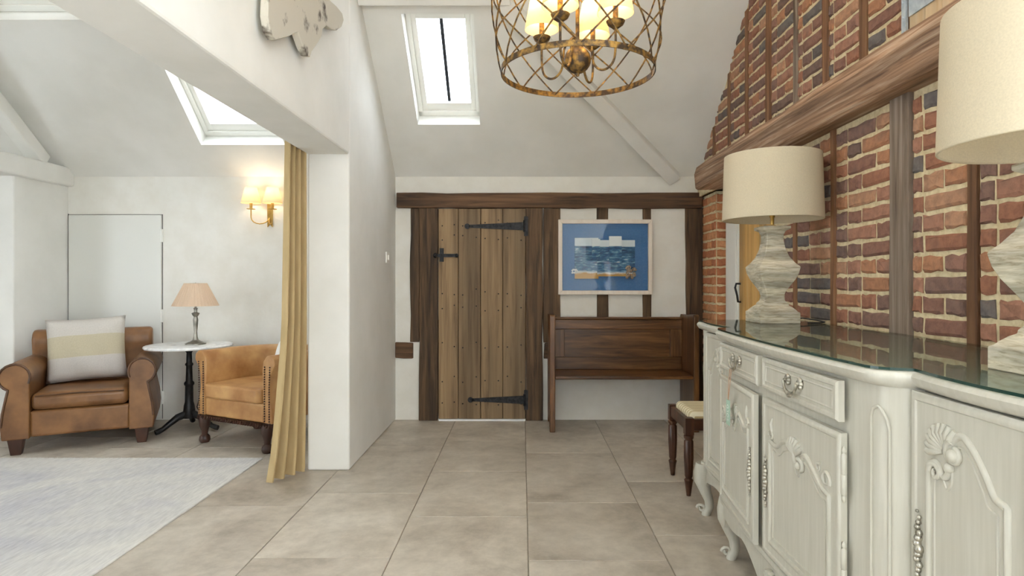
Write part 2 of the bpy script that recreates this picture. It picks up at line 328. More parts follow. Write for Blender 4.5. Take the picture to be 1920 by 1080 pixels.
struct(MB().box(-6, RW[0], YR - 0.1, YR, 0, 3.6).box(RW[1], 1.9, YR - 0.1, YR, 0, 3.6).box(RW[0], RW[1], YR - 0.1, YR, 0, RW[2]).box(RW[0], RW[1], YR - 0.1, YR, RW[3], 3.6).build('wall_rear', 'plaster'), 'white rear wall with an added fill light window')
side_window(4, 'y', YR, *RW, 'unseen white casement window added in the rear wall for fill daylight')
LW = (0.6, 2.2, 0.2, 2.1)
struct(MB().box(-6.1, -6, YR, LW[0], 0, 3.6).box(-6.1, -6, LW[1], YB, 0, 3.6).box(-6.1, -6, LW[0], LW[1], LW[3], 3.6).box(-6.1, -6, LW[0], LW[1], 0, LW[2]).build('wall_far_left', 'plaster'), 'white outer wall of the sitting room')
side_window(5, 'x', -6.0, *LW, 'white garden window of the sitting room')
wp = struct(MB().box(-4.16, -3.98, 4.80, YB + 0.02, 0, 2.05).build('wall_partition', 'plaster', bevel=0.01), 'short white partition at left of the sitting room')
MB().box(-4.12, -3.92, 1.5, YB, 2.04, 2.20).build('tie_beam', 'plaster', wp, bevel=0.015)
pr = MB(); p0 = Vector((-4.08, 5.10, 2.17)); pr.obox(p0, (0.12, 0, 0), Vector((0, -1, 0.80)) * 1.6, Vector((0, 0.06, 0.09))); pr.build('principal_rafter', 'plaster', wp, bevel=0.012)
# back wall timbers
def tim(name, x0, x1, z0, z1, mat, pr=0.02, par=wb, bev=0.006):
    b = MB(); n = max(2, int(max(x1 - x0, z1 - z0) / 0.22)); vert = (z1 - z0) > (x1 - x0); rings = []
    for i in range(n + 1):
        t_ = i / n; j = [random.uniform(-0.005, 0.005) for _ in range(4)]
        if vert: z = z0 + (z1 - z0) * t_; rings.append([(x0 + j[0], YB - pr + j[2] * 0.4, z), (x1 + j[1], YB - pr + j[3] * 0.4, z), (x1 + j[1], YB + 0.02, z), (x0 + j[0], YB + 0.02, z)])
        else: x = x0 + (x1 - x0) * t_; rings.append([(x, YB - pr + j[2] * 0.4, z0 + j[0]), (x, YB - pr + j[3] * 0.4, z1 + j[1]), (x, YB + 0.02, z1 + j[1]), (x, YB + 0.02, z0 + j[0])])
    return b.loft(rings).build(name, mat, par, bevel=bev)
S = 213.9
def bx(px): return (px - HX) / S
def bz(py): return CH - (py - HY) / S
tim('wall_plate', bx(745), XR + 0.07, bz(391), bz(363), 'oak_dark_h', 0.045)
tim('stud', bx(770), bx(787), bz(641), bz(391), 'oak_dark_v', 0.02)
tim('sill_stub', bx(742), bx(775), bz(671), bz(642), 'oak_dark_h', 0.025)
tim('door_post', bx(787.5), bx(822), 0.0, bz(391), 'oak_dark_v', 0.04)
tim('door_post', bx(986), bx(1017), 0.0, bz(391), 'oak_dark_v', 0.04)
tim('stud', bx(1018), bx(1050), bz(642), bz(391), 'oak_dark_v', 0.025)
tim('sill_stub', bx(1020), bx(1040), bz(672), bz(643), 'oak_dark_h', 0.022)
tim('stud', bx(1119), bx(1140), 0.5, bz(388), 'oak_dark_v', 0.012)
tim('stud', bx(1204), bx(1221), 0.5, bz(388), 'oak_dark_v', 0.012)
tim('stud', bx(1285), bx(1317), 0.0, bz(391), 'oak_dark_v', 0.03)
# plank door
dr1 = MB().box(bx(822), bx(986), YB - 0.012, YB - 0.002, 0.012, bz(391)).build('door_1', 'oak_dark_v'); struct(dr1, 'old oak plank door with black strap hinges')
pe = [822.8, 860, 901.8, 943, 985.5]
for i in range(4):
    MB().box(bx(pe[i]) + 0.0025, bx(pe[i + 1]) - 0.0025, YB - 0.036 - 0.002 * (i % 2), YB - 0.012, 0.016, bz(392.3)).build('plank', 'oak_door', dr1, bevel=0.004)
nb = MB()
for i in range(4):
    for zz in (1.72, 1.60, 1.12, 0.98, 0.66, 0.36, 0.15):
        for fx in (0.2, 0.8): nb.ball((bx(pe[i]) * (1 - fx) + bx(pe[i + 1]) * fx, YB - 0.038, zz + random.uniform(-0.03, 0.03)), 0.006, 6, 4)
o = nb.build('nail_heads', 'iron', dr1); o['kind'] = 'stuff'
for py, pl in ((425, 873), (748, 879)):
    z = bz(py); xl, xr = bx(pl), bx(989); b = MB()
    b.prism([(xl + 0.03, z - 0.012), (xr - 0.03, z - 0.036), (xr - 0.03, z + 0.036), (xl + 0.03, z + 0.012)], YB - 0.046, YB - 0.036, lambda p, t_: (p[0], t_, p[1]))
    b.prism([(xl + 0.018 + 0.024 * math.cos(q * PI / 6), z + 0.024 * math.sin(q * PI / 6)) for q in range(12)], YB - 0.046, YB - 0.036, lambda p, t_: (p[0], t_, p[1]))
    b.box(xr - 0.03, xr + 0.005, YB - 0.05, YB - 0.03, z - 0.085, z + 0.085)
    b.tube([(xr - 0.028, YB - 0.052, z - 0.05), (xr - 0.028, YB - 0.052, z + 0.05)], 0.009, 8)
    for k in range(4): b.ball((xl + 0.06 + k * 0.11, YB - 0.046, z), 0.007, 6, 4)
    b.build('strap_hinge', 'iron', dr1)
b = MB(); z = bz(479.5); b.box(bx(817), bx(858), YB - 0.055, YB - 0.038, z - 0.014, z + 0.014).box(bx(826), bx(833), YB - 0.062, YB - 0.036, bz(491), bz(466)); b.ball((bx(818), YB - 0.047, z), 0.022, 8, 6); b.ball((bx(857), YB - 0.047, z), 0.018, 8, 6); b.build('latch', 'iron', dr1)
struct(MB().box(bx(824), bx(985), YB - 0.05, YB - 0.012, 0.0, 0.014).build('trim_1', 'gap_light_white'), 'white strip painted as the light in the gap under the plank door')  # bright strip stands in for light through the gap under the door
# flush door in sitting room
d2 = MB().box(bx(130), bx(303.5), YB - 0.012, YB + 0.01, 0.012, bz(403.5)).build('door_2', 'door_paint', bevel=0.003); struct(d2, 'flush white door in the sitting room wall')
MB().box(bx(128.2), bx(128.9), YB - 0.004, YB, 0.01, bz(401)).box(bx(304.6), bx(305.3), YB - 0.004, YB, 0.01, bz(402)).box(bx(128.2), bx(305.3), YB - 0.004, YB, bz(402.6), bz(402)).build('shadow_gap', 'iron', d2)
for py in (442, 592, 745): MB().box(bx(303), bx(307), YB - 0.022, YB, bz(py + 12), bz(py - 12)).build('hinge', 'painted_wood', d2, bevel=0.003)
# light switch on hall wall
p = at(725, 483, 5.03); sw = MB().box(XL1, XL1 + 0.012, p.y - 0.05, p.y + 0.05, p.z - 0.045, p.z + 0.045).build('light_switch', 'bisque', bevel=0.004); tag(sw, 'small white switch plate on the hall wall left of the plank door', 'switch')
MB().box(XL1 + 0.012, XL1 + 0.02, p.y - 0.012, p.y + 0.012, p.z - 0.02, p.z + 0.02).build('rocker', 'bisque', sw, bevel=0.002)
# ------------------------------------------------------------------ right wall: brick infill
wr = MB().box(XR, 1.75, 0.2, 3.65, 0, 2.0).box(XR + 0.04, 1.75, 3.65, YB, 1.95, 2.15)
wr = struct(wr.build('wall_right', 'mortar'), 'timber framed brick wall behind the sideboard')
ug = MB().prism([(0.2, 1.95), (0.2, ZF), (DF, ZF), (YB, EZ + 0.02), (YB, 1.95)], 1.56, 1.75, lambda p, t_: (t_, p[0], p[1]))
ug = struct(ug.build('wall_gable', 'mortar'), 'brick gable wall above the big beam')
def brick_mesh(L, H, nm):
    ms = []
    for k in range(5):
        j = lambda a=0.0045: random.uniform(-a, a); b = MB(); D = 0.02; rings = []
        for (ins, dep) in ((0.0, 0.02), (0.0, -0.003), (0.008, -0.011)):
            n = []
            for (sy, sz) in ((1, -1), (0.3, -1), (-0.4, -1), (-1, -1), (-1, 1), (-0.3, 1), (0.4, 1), (1, 1)):
                n.append((dep + j(0.002), sy * (L / 2 - ins) + j(), sz * (H / 2 - ins) + j()))
            rings.append(n)
        b.loft(rings); o = b.build(nm, 'brick'); ms.append(o.data); bpy.data.objects.remove(o)
    return ms
BS, BH, BQ = brick_mesh(0.212, 0.057, 'brick'), brick_mesh(0.102, 0.057, 'brick'), brick_mesh(0.06, 0.057, 'brick')
def lay(parent, X, d0, d1, z0, ztop, course=0.0755, axis='x', mat=None):
    z = z0; r = 0
    while True:
        top = ztop if not callable(ztop) else None
        d = d0 + 0.012; seq = random.choice((0, 1)) if r == 0 else 1 - seq
        first = True
        if z + course > (top if top is not None else 99): break
        placed = False
        while d < d1 - 0.035:
            rem = d1 - d
            L = 0.102 if (seq == 0) == first else 0.212
            if not first and random.random() < 0.2: L = 0.102
            first = False
            if rem < L + 0.01: L = 0.212 if rem >= 0.2 else (0.102 if rem >= 0.09 else 0.06)
            Lr = min(L, rem - 0.006)
            if rem - Lr < 0.05 : Lr = min(rem - 0.006, L * 1.35)
            c = d + Lr / 2; zc = z + course / 2
            if not callable(ztop) or zc - 0.04 < ztop(c):
                me = random.choice(BS if L > 0.2 else (BH if L > 0.09 else BQ)); base = 0.212 if L > 0.2 else (0.102 if L > 0.09 else 0.06)
                o = bpy.data.objects.new('brick', me); COL.objects.link(o); o.parent = parent
                if axis == 'x': o.location = (X, c, zc)
                else: o.location = (c, X, zc); o.rotation_euler = (0, 0, PI / 2)
                o.scale = (1, Lr / base, random.uniform(0.95, 1.04))
                if mat: o.material_slots[0].link = 'OBJECT'; o.material_slots[0].material = MT[mat]
                placed = True
            d += Lr + 0.016
        z += course; r += 1
        if callable(ztop) and not placed: break
lst = [(3.65, 3.65), (3.376, 3.336), (2.958, 2.922), (2.47, 2.35), (2.053, 2.007), (1.58, 1.53), (1.1, 1.06)]
for (a, b) in zip(lst, lst[1:]): lay(wr, XR, b[0], a[1], 0.94, 1.95)
def stud(parent, X, d0, d1, z0, z1, mat, pr=0.012):
    b = MB(); n = 8; rings = []
    for i in range(n + 1):
        z = z0 + (z1 - z0) * i / n; j = [random.uniform(-0.004, 0.004) for _ in range(3)]
        rings.append([(X - pr + j[2] * 0.5, d0 + j[0], z), (X - pr + j[2] * 0.5, d1 + j[1], z), (X + 0.02, d1 + j[1], z), (X + 0.02, d0 + j[0], z)])
    return b.loft(rings).build('stud', mat, parent, bevel=0.004)
for (a, b), m, p_ in zip(lst[1:], ('stud_brown', 'stud_brown', 'stud_grey', 'stud_brown', 'stud_brown', 'stud_brown'), (0.012, 0.014, 0.022, 0.014, 0.012, 0.012)): stud(wr, XR, b, a, 0.0, 1.96, m, p_)
us = [(5.37, 5.37), (4.99, 4.94), (4.63, 4.58), (4.27, 4.215), (3.905, 3.83), (3.51, 3.455), (3.17, 3.11), (2.825, 2.765), (2.50, 2.45)]
top = lambda d: min(plane_z(d), CH + 0.50 * d + 0.15)
for (a, b) in zip(us, us[1:]): lay(ug, 1.56, b[0], a[1], 2.09, top)
for (a, b) in us[1:]: stud(ug, 1.56, b, a, 2.0, plane_z(a) - 0.0, random.choice(('stud_brown', 'stud_grey', 'stud_brown')), 0.012)
# boarded hatch with galvanised straps past the last stud
for k in range(5): MB().box(1.535, 1.56, 2.43 - 0.095 * (k + 1) + 0.002, 2.43 - 0.095 * k, 2.08, 2.9).build('board', 'pine_pale', ug)
o = MB().box(1.522, 1.533, 2.435, 2.462, 2.08, 2.9)
for k in range(8): o.ball((1.522, 2.449, 2.15 + k * 0.06), 0.006, 6, 4)
o.build('metal_strap', 'galvanised', ug)
o = MB().box(1.528, 1.5345, 1.9, 2.425, 2.262, 2.36)
o.build('metal_plate', 'galvanised', ug)
# big beam (bressummer)
b = MB(); rings = []
for i in range(15):
    d = 4.88 - i * 0.31; j = [random.uniform(-0.006, 0.006) for _ in range(4)]
    rings.append([(1.375 + j[0], d, 1.955 + j[1]), (1.365 + j[0], d, 2.06), (1.385 + j[2], d, 2.125 + j[3]), (1.6, d, 2.135), (1.6, d, 1.945), (1.40 + j[1], d, 1.942 + j[1])])
struct(b.loft(rings).build('trim_2', 'beam_y', None, bevel=0.008), 'heavy weathered timber beam across the brick wall')
# recess, pier and pine door behind the lamp
wpier = struct(MB().box(1.585, 1.9, 5.01, YB + 0.02, 0, 1.96).box(1.70, 1.9, 3.6, 5.01, 0, 2.0).build('wall_pier', 'mortar'), 'orange brick pier beside the back wall')
lay(wpier, 1.585, 5.0, YB, 0.5, 1.95, 0.0755, 'x', 'brick_orange')
lay(wpier, 5.01, 1.578, 1.69, 0.5, 1.95, 0.0755, 'y', 'brick_orange')
d3 = MB().box(1.672, 1.70, 3.66, 4.70, 0.0, 1.93).build('door_3', 'pine'); struct(d3, 'pine boarded door with white frame behind the lamp')
MB().box(1.655, 1.70, 4.70, 4.99, 0, 1.95).box(1.64, 1.66, 4.72, 4.78, 0, 1.95).build('door_frame', 'painted_wood', d3, bevel=0.006)
for k in range(8): MB().box(1.664, 1.672, 4.70 - 0.13 * (k + 1) + 0.002, 4.70 - 0.13 * k - 0.002, 0.01, 1.93).build('board', 'pine', d3, bevel=0.002)
hp = at(1395, 532, 4.66); hb = at(1397, 566, 4.66)
MB().tube([(1.66, 4.66, hp.z), (1.63, 4.67, hp.z), (1.625, 4.68, hp.z - 0.03), (1.635, 4.665, hp.z - 0.09), (1.64, 4.66, hb.z), (1.66, 4.66, hb.z)], 0.008, 8).build('pull_handle', 'iron_black', d3, smooth=50)
# ------------------------------------------------------------------ rug
rg = MB().box(-3.93, -1.77, 1.3, 4.185, 0.0, 0.010).build('rug', 'rug', bevel=0.003); tag(rg, 'large pale faded rug on the sitting room floor', 'rug')
fb = MB()
for i in range(240):
    x = -3.92 + i * 0.00897; fb.box(x, x + 0.004, 4.183, 4.205 + random.uniform(0, 0.012), 0.001, 0.004)
fb.build('fringe', 'rug_edge', rg)['kind'] = 'stuff'
# ------------------------------------------------------------------ weathered board on hall wall
out = [(475, -20), (473, 30), (478, 60), (488, 75), (497, 73), (515, 68), (533, 60), (540, 80), (545, 92), (552, 105), (557, 107), (560, 97), (570, 84), (576, 75), (580, 68), (582, 55), (590, 48), (600, 55), (610, 57), (620, 50), (624, 38), (621, 25), (610, 12), (598, 2), (585, -12), (560, -40), (520, -55), (485, -45)]
def wallpt(px, py):
    d = F * -XL1 / (HX - px); return (d, CH - (py - HY) / F * d)
simple('flaking_paint', rgb(196, 190, 176), rgb(84, 74, 64), 0.8, (11, 11, 11), 0.6, 0.006, 0, 0.56, 0.68, 8)
wbd = MB().prism([wallpt(*p) for p in out], XL1 + 0.03, XL1 + 0.065, lambda p, t_: (t_, p[0], p[1])).build('weathered_board', 'flaking_paint', bevel=0.004)
tag(wbd, 'weathered grey white carved board with ragged edge on the hall wall', 'wall decoration')
for yy in (2.75, 3.2): MB().box(XL1, XL1 + 0.032, yy, yy + 0.05, 2.60, 2.66).build('mount', 'iron', wbd)
# ------------------------------------------------------------------ curtain
cu = MB(); n = 64; rings = []
for zi in range(15):
    t_ = zi / 14; z = 0.012 + t_ * 2.27; ring = []
    wx = 0.150 - 0.085 * min(1, t_ / 0.4) ** 0.7 - 0.02 * t_; amp = 0.034 - 0.012 * t_
    for i in range(n + 1):
        s = i / n; base = Vector((-1.388 - wx * s * 0.95, 3.945 - (0.27 - 0.05 * t_) * s, z)); nrm = Vector((-0.80, -0.60, 0)) if False else Vector((-0.75, -0.66, 0))
        tang = Vector((-0.6, -0.8, 0)); nrm = Vector((-0.8, 0.6, 0))
        ph = s * 4.0 * 2 * PI + 0.5 * math.sin(2.2 * t_ + 5 * s) + 0.4
        ring.append(base + nrm * amp * (math.sin(ph) + 0.18 * math.sin(2 * ph + 1 + 2 * t_)) * (0.5 + 0.5 * min(1, 6 * s + 0.2)))
    rings.append(ring)
def thick_sheet(rings, th):
    b = MB(); r2 = []
    for r in rings:
        m = len(r); off = []
        for i in range(m):
            tg = (r[min(i + 1, m - 1)] - r[max(i - 1, 0)]); nn = Vector((-tg.y, tg.x, 0)).normalized(); off.append(r[i] + nn * th)
        r2.append(list(r) + off[::-1])
    return b.loft(r2)
cuo = thick_sheet(rings, 0.004).build('curtain', 'curtain_cloth', None, smooth=60); tag(cuo, 'full length mustard beige curtain gathered at the opening post', 'curtain')
# ------------------------------------------------------------------ wall sconce
sx = bx(507); scn = thing('wall_sconce', (sx, YB, bz(405)), 0, 'brass twin arm wall light with cream shades by the curtain', 'wall light')
b = MB().prism([(-0.022, -0.10), (0, -0.075), (0.022, -0.10), (0.024, 0.11), (-0.024, 0.11)], -0.014, 0, lambda p, t_: (p[0], t_, p[1])); b.build('backplate', 'brass', scn, bevel=0.003)
for s_ in (-1, 1):
    cx = -0.13 if s_ < 0 else 0.055
    arm = [(0, -0.015, -0.02)] + [(cx * (0.5 - 0.5 * math.cos(PI * q / 8)), -0.02 - 0.07 * math.sin(PI * q / 16), -0.02 - 0.055 * math.sin(PI * q / 8)) for q in range(1, 9)] + [(cx, -0.09, 0.05)]
    MB().tube(arm, 0.005, 8).build('arm', 'brass', scn, smooth=50)
    MB().lathe([(0.0, 0.045), (0.035, 0.048), (0.036, 0.052), (0.012, 0.056), (0.012, 0.10), (0, 0.10)], 16, (cx, -0.09, 0)).build('candle_cup', 'brass', scn, smooth=40)
    b = MB(); b.loft([[(cx + r * math.cos(2 * PI * j / 28), -0.09 + r * math.sin(2 * PI * j / 28), z) for j in range(28)] for r, z in ((0.083, 0.10), (0.048, 0.235), (0.046, 0.235), (0.081, 0.10), (0.083, 0.10))], caps=False); b.build('shade', 'lit_shade', scn, smooth=50)
    MB().ball((cx, -0.09, 0.15), 0.017, 10, 6, (1, 1, 1.4)).build('bulb', 'bulb', scn, smooth=60)
    l = bpy.data.lights.new('sconce_light', 'POINT'); l.energy = 0.7; l.color = (1, 0.86, 0.66); l.shadow_soft_size = 0.03; lo = bpy.data.objects.new('sconce_light', l); COL.objects.link(lo); lo.parent = scn; lo.location = (cx, -0.09, 0.19)
# ------------------------------------------------------------------ brown club armchair
def rounded(b_, name, mat, par, bev, seg=4): return b_.build(name, mat, par, smooth=50, bevel=bev, seg=seg)
ac = thing('armchair', (-3.20, 4.45, 0), math.atan2(0.46, 0.887), 'worn brown leather club armchair with rolled arms in the corner', 'armchair')
# local: front faces -y, x across, width 0.68 between legs
HW = 0.385
for s_ in (-1, 1):
    prof = [(0.0, 0.11), (0.0, 0.50)]
    for q in range(0, 15): a_ = math.radians(-5 + q * 18); prof.append((0.085 - 0.095 * math.cos(a_), 0.545 + 0.095 * math.sin(a_)))
    prof += [(0.125, 0.45), (0.135, 0.40), (0.155, 0.30), (0.165, 0.20), (0.155, 0.11)]
    fn = lambda p, t_: (s_ * (HW - 0.09 + p[0]), t_, p[1])
    arm = MB().prism(prof, -0.02, 0.78, fn).build('arm', 'leather_brown', ac, smooth=40, bevel=0.012, seg=3)
    MB().tube([(s_ * (HW - 0.09 + p[0] * 0.93 + 0.004), -0.022, 0.115 + (p[1] - 0.11) * 0.985) for p in prof[1:-1]], 0.008, 8).build('piping', 'leather_dark', arm, smooth=60)
    for yy in (0.03, 0.74):
        MB().loft([[(s_ * 0.375 + a_ * k, yy + c_ * k, z) for a_, c_ in ((-1, -1), (1, -1), (1, 1), (-1, 1))] for k, z in ((0.030, 0.0), (0.047, 0.125))]).build('leg', 'leg_dark', ac, bevel=0.004)
rounded(MB().box(-HW + 0.085, HW - 0.085, 0.0, 0.70, 0.115, 0.30), 'front_rail', 'leather_brown', ac, 0.02)
rounded(MB().box(-HW + 0.092, HW - 0.092, -0.015, 0.60, 0.30, 0.425), 'seat_cushion', 'leather_brown', ac, 0.045, 5)
MB().tube([(-HW + 0.12, -0.016, 0.405), (0, -0.02, 0.412), (HW - 0.12, -0.016, 0.405)], 0.006, 6).build('piping', 'leather_dark', ac, smooth=60)
bp = [(0.56, 0.30), (0.60, 0.62), (0.58, 0.70), (0.575, 0.76), (0.60, 0.815), (0.65, 0.835), (0.71, 0.82), (0.745, 0.77), (0.74, 0.70), (0.76, 0.55), (0.78, 0.12), (0.60, 0.12)]
MB().prism(bp, -0.405, 0.405, lambda p, t_: (t_, p[0], p[1])).build('backrest', 'leather_brown', ac, smooth=45, bevel=0.03, seg=4)
def pillow(name, w_, h_, th, mat, par=None):
    b = MB(); N = 16; fr = []; bk = []
    for sgn, arr in ((-1, fr), (1, bk)):
        for i in range(N + 1):
            for j in range(N + 1):
                u, v_ = -1 + 2 * i / N, -1 + 2 * j / N; q = max(0.0, (1 - u ** 4) * (1 - v_ ** 4)) ** 0.5
                pin = 1 - 0.06 * (1 - abs(u)) * 1.0 if abs(v_) > 0.99 else 1; pk = 1 - 0.05 * (1 - v_ * v_) * abs(u) - 0.0
                arr.append((u * w_ / 2 * (1 - 0.05 * (1 - v_ * v_)), sgn * th / 2 * q + 0.006 * math.sin(7 * u + 3 * v_) * q, v_ * h_ / 2 * (1 - 0.05 * (1 - u * u))))
    n1 = N + 1; fs = []
    for k, off in ((0, 0), (1, n1 * n1)):
        for i in range(N):
            for j in range(N):
                q = (off + i * n1 + j, off + (i + 1) * n1 + j, off + (i + 1) * n1 + j + 1, off + i * n1 + j + 1); fs.append(q if k else q[::-1])
    b.add(fr + bk, fs); o = b.build(name, mat, par, smooth=80)
    bm = bmesh.new(); bm.from_mesh(o.data); bmesh.ops.remove_doubles(bm, verts=bm.verts, dist=0.0008); bm.to_mesh(o.data); bm.free(); return o
pl = pillow('cushion', 0.53, 0.50, 0.16, 'linen_bands'); tag(pl, 'linen cushion with a beige middle band on the brown armchair', 'cushion')
c_, s__ = math.cos(ac.rotation_euler.z), math.sin(ac.rotation_euler.z)
lx, ly = -0.03, 0.47
pl.location = (-3.20 + c_ * lx - s__ * ly, 4.45 + s__ * lx + c_ * ly, 0.68); pl.rotation_euler = (math.radians(-13), math.radians(-3), ac.rotation_euler.z)
# ------------------------------------------------------------------ tan tub chair
tb = thing('tub_chair', (-2.105, 4.47, 0), -math.atan2(0.44, 0.9), 'tan leather tub armchair with nailhead trim beside the curtain', 'armchair')
path = []
R_ = 0.31; 
for k in range(5): path.append((Vector((-R_, 0.0 + 0.30 * k / 4, 0)), Vector((-1, 0, 0))))
for k in range(1, 13): a_ = PI - PI * k / 13; path.append((Vector((R_ * math.cos(a_), 0.30 + 0.33 * math.sin(a_), 0)), Vector((math.cos(a_), math.sin(a_), 0)).normalized()))
for k in range(5): path.append((Vector((R_, 0.30 - 0.30 * k / 4, 0)), Vector((1, 0, 0))))
sec = [(0.0, 0.20), (-0.01, 0.42), (-0.015, 0.55), (-0.005, 0.615), (0.03, 0.655), (0.07, 0.66), (0.105, 0.635), (0.11, 0.595), (0.085, 0.56), (0.055, 0.50), (0.05, 0.40), (0.075, 0.28), (0.08, 0.20)]
MB().loft([[p + n_ * o_ + Vector((0, 0, z)) for o_, z in sec] for p, n_ in path]).build('shell', 'leather_tan', tb, smooth=50, bevel=0.006)
nl = MB()
for s_ in (-1, 1):
    for off in (0.012, 0.058):
        for k in range(24):
            z = 0.20 + k * 0.0165; bul = 0.0 if z < 0.45 else 0.03 * (z - 0.45) / 0.15
            nl.ball((s_ * (R_ + off * (1.0 + bul * 4)), -0.004, z), 0.006, 6, 4)
nl.build('nailheads', 'leg_dark', tb)['kind'] = 'stuff'
rounded(MB().box(-R_ + 0.005, R_ - 0.005, 0.0, 0.45, 0.20, 0.33), 'front_rail', 'leather_tan', tb, 0.012)
dsh = [(-0.295, -0.005)] + [(-0.295 + 0.02 * q, -0.03) for q in range(1, 29)] + [(0.295, -0.005), (0.295, 0.30)] + [(0.295 * math.cos(a_ * PI / 10), 0.30 + 0.29 * math.sin(a_ * PI / 10)) for a_ in range(1, 10)] + [(-0.295, 0.30)]
MB().prism(dsh, 0.33, 0.43, lambda p, t_: (p[0], p[1], t_)).build('seat_cushion', 'leather_tan', tb, smooth=50, bevel=0.035, seg=4)
gd = MB(); gd.box(-R_ - 0.07, R_ + 0.07, -0.012, 0.03, 0.172, 0.198)
for k in range(30): x = -R_ - 0.06 + k * 0.0256; gd.tube([(x, -0.016, 0.176), (x + 0.014, -0.018, 0.196)], 0.007, 6)
gd.build('carved_rail', 'leg_dark', tb, smooth=50)
for sx_ in (-1, 1):
    for yy in (0.015, 0.50):
        MB().lathe([(0.0, 0), (0.03, 0.002), (0.04, 0.02), (0.036, 0.045), (0.022, 0.06), (0.024, 0.085), (0.036, 0.12), (0.042, 0.16), (0.04, 0.185), (0, 0.185)], 14, (sx_ * (R_ + 0.02), yy, 0)).build('leg', 'leg_dark', tb, smooth=45)
pl2 = pillow('cushion', 0.30, 0.30, 0.10, 'foam_white'); tag(pl2, 'white cushion tucked in the tan tub chair', 'cushion')
c_, s__ = math.cos(tb.rotation_euler.z), math.sin(tb.rotation_euler.z); lx, ly = 0.10, 0.36
tb.scale = (1, 1, 1.05)
pl2.location = (-2.105 + c_ * lx - s__ * ly, 4.47 + s__ * lx + c_ * ly, 0.62); pl2.rotation_euler = (math.radians(-14), 0.15, tb.rotation_euler.z - 0.75)
# ------------------------------------------------------------------ marble pedestal table and lamp
TX, TY = -2.725, 5.02
tbl = thing('pedestal_table', (TX, TY, 0), 0, 'round marble top table on black cast iron pedestal', 'table')
MB().loft([[((0.322 + e) * (1 + 0.008 * math.cos(24 * 2 * PI * j / 96)) * math.cos(2 * PI * j / 96), (0.322 + e) * (1 + 0.008 * math.cos(24 * 2 * PI * j / 96)) * math.sin(2 * PI * j / 96), z) for j in range(96)] for e, z in ((-0.03, 0.672), (0.0, 0.676), (0.003, 0.686), (-0.003, 0.696), (-0.02, 0.698))]).build('tabletop', 'marble', tbl, smooth=45)
MB().lathe([(0.0, 0.10), (0.055, 0.10), (0.06, 0.13), (0.045, 0.15), (0.04, 0.20), (0.032, 0.23), (0.03, 0.36), (0.038, 0.37), (0.038, 0.385), (0.026, 0.40), (0.023, 0.52), (0.03, 0.53), (0.03, 0.54), (0.022, 0.55), (0.02, 0.63), (0.035, 0.65), (0.10, 0.66), (0.10, 0.672), (0, 0.672)], 20).build('column', 'iron_black', tbl, smooth=40)
for k in range(3):
    a_ = math.radians(232 + 120 * k); c2, s2 = math.cos(a_), math.sin(a_)
    MB().tube([(r * c2, r * s2, z) for r, z in ((0.03, 0.13), (0.09, 0.115), (0.15, 0.075), (0.20, 0.04), (0.235, 0.028), (0.255, 0.024))], [0.03, 0.028, 0.023, 0.019, 0.021, 0.02], 10).build('foot', 'iron_black', tbl, smooth=50)
def cone_shade(b, c, r0, r1, z0, z1, n=40, th=0.002):
    return b.loft([[(c[0] + r * math.cos(2 * PI * j / n), c[1] + r * math.sin(2 * PI * j / n), z) for j in range(n)] for r, z in ((r0, z0), (r1, z1), (r1 - th, z1), (r0 - th, z0), (r0, z0))], caps=False)
tl = thing('table_lamp', (-2.683, 5.04, 0.698), 0, 'pewter candlestick lamp with pleated peach shade on marble table', 'lamp')
MB().lathe([(0, 0), (0.078, 0.0), (0.078, 0.008), (0.045, 0.022), (0.022, 0.035), (0.015, 0.06), (0.012, 0.10), (0.017, 0.16), (0.020, 0.20), (0.014, 0.225), (0.022, 0.235), (0.03, 0.25), (0.03, 0.255), (0.012, 0.262), (0.012, 0.285), (0.018, 0.292), (0.008, 0.30), (0.006, 0.36), (0, 0.36)], 24).build('stem', 'pewter', tl, smooth=40)
b = MB(); n = 80
b.loft([[((r + (0.0025 if j % 2 else 0)) * math.cos(2 * PI * j / n), (r + (0.0025 if j % 2 else 0)) * math.sin(2 * PI * j / n), z) for j in range(n)] for r, z in ((0.174, 0.315), (0.083, 0.50), (0.080, 0.50), (0.170, 0.315), (0.174, 0.315))], caps=False); b.build('lamp_shade', 'silk_shade', tl)
MB().tube([(0, 0, 0.50), (0, 0.083, 0.498)], 0.002, 6).tube([(0, 0, 0.35), (0, 0, 0.505)], 0.003, 6).tube([(0, 0, 0.50), (0.07, -0.04, 0.498)], 0.002, 6).tube([(0, 0, 0.50), (-0.07, -0.04, 0.498)], 0.002, 6).build('shade_carrier', 'pewter', tl)
cd = MB().tube([(-2.60, 5.355, 0.69), (-2.62, 5.355, 0.62), (-2.70, 5.35, 0.45), (-2.80, 5.35, 0.25), (-2.83, 5.34, 0.12), (-2.78, 5.33, 0.02), (-2.70, 5.32, 0.006)], 0.004, 6).build('lamp_cord', 'black_rubber', None, smooth=60); tag(cd, 'thin dark cord hanging behind the marble table', 'cord')
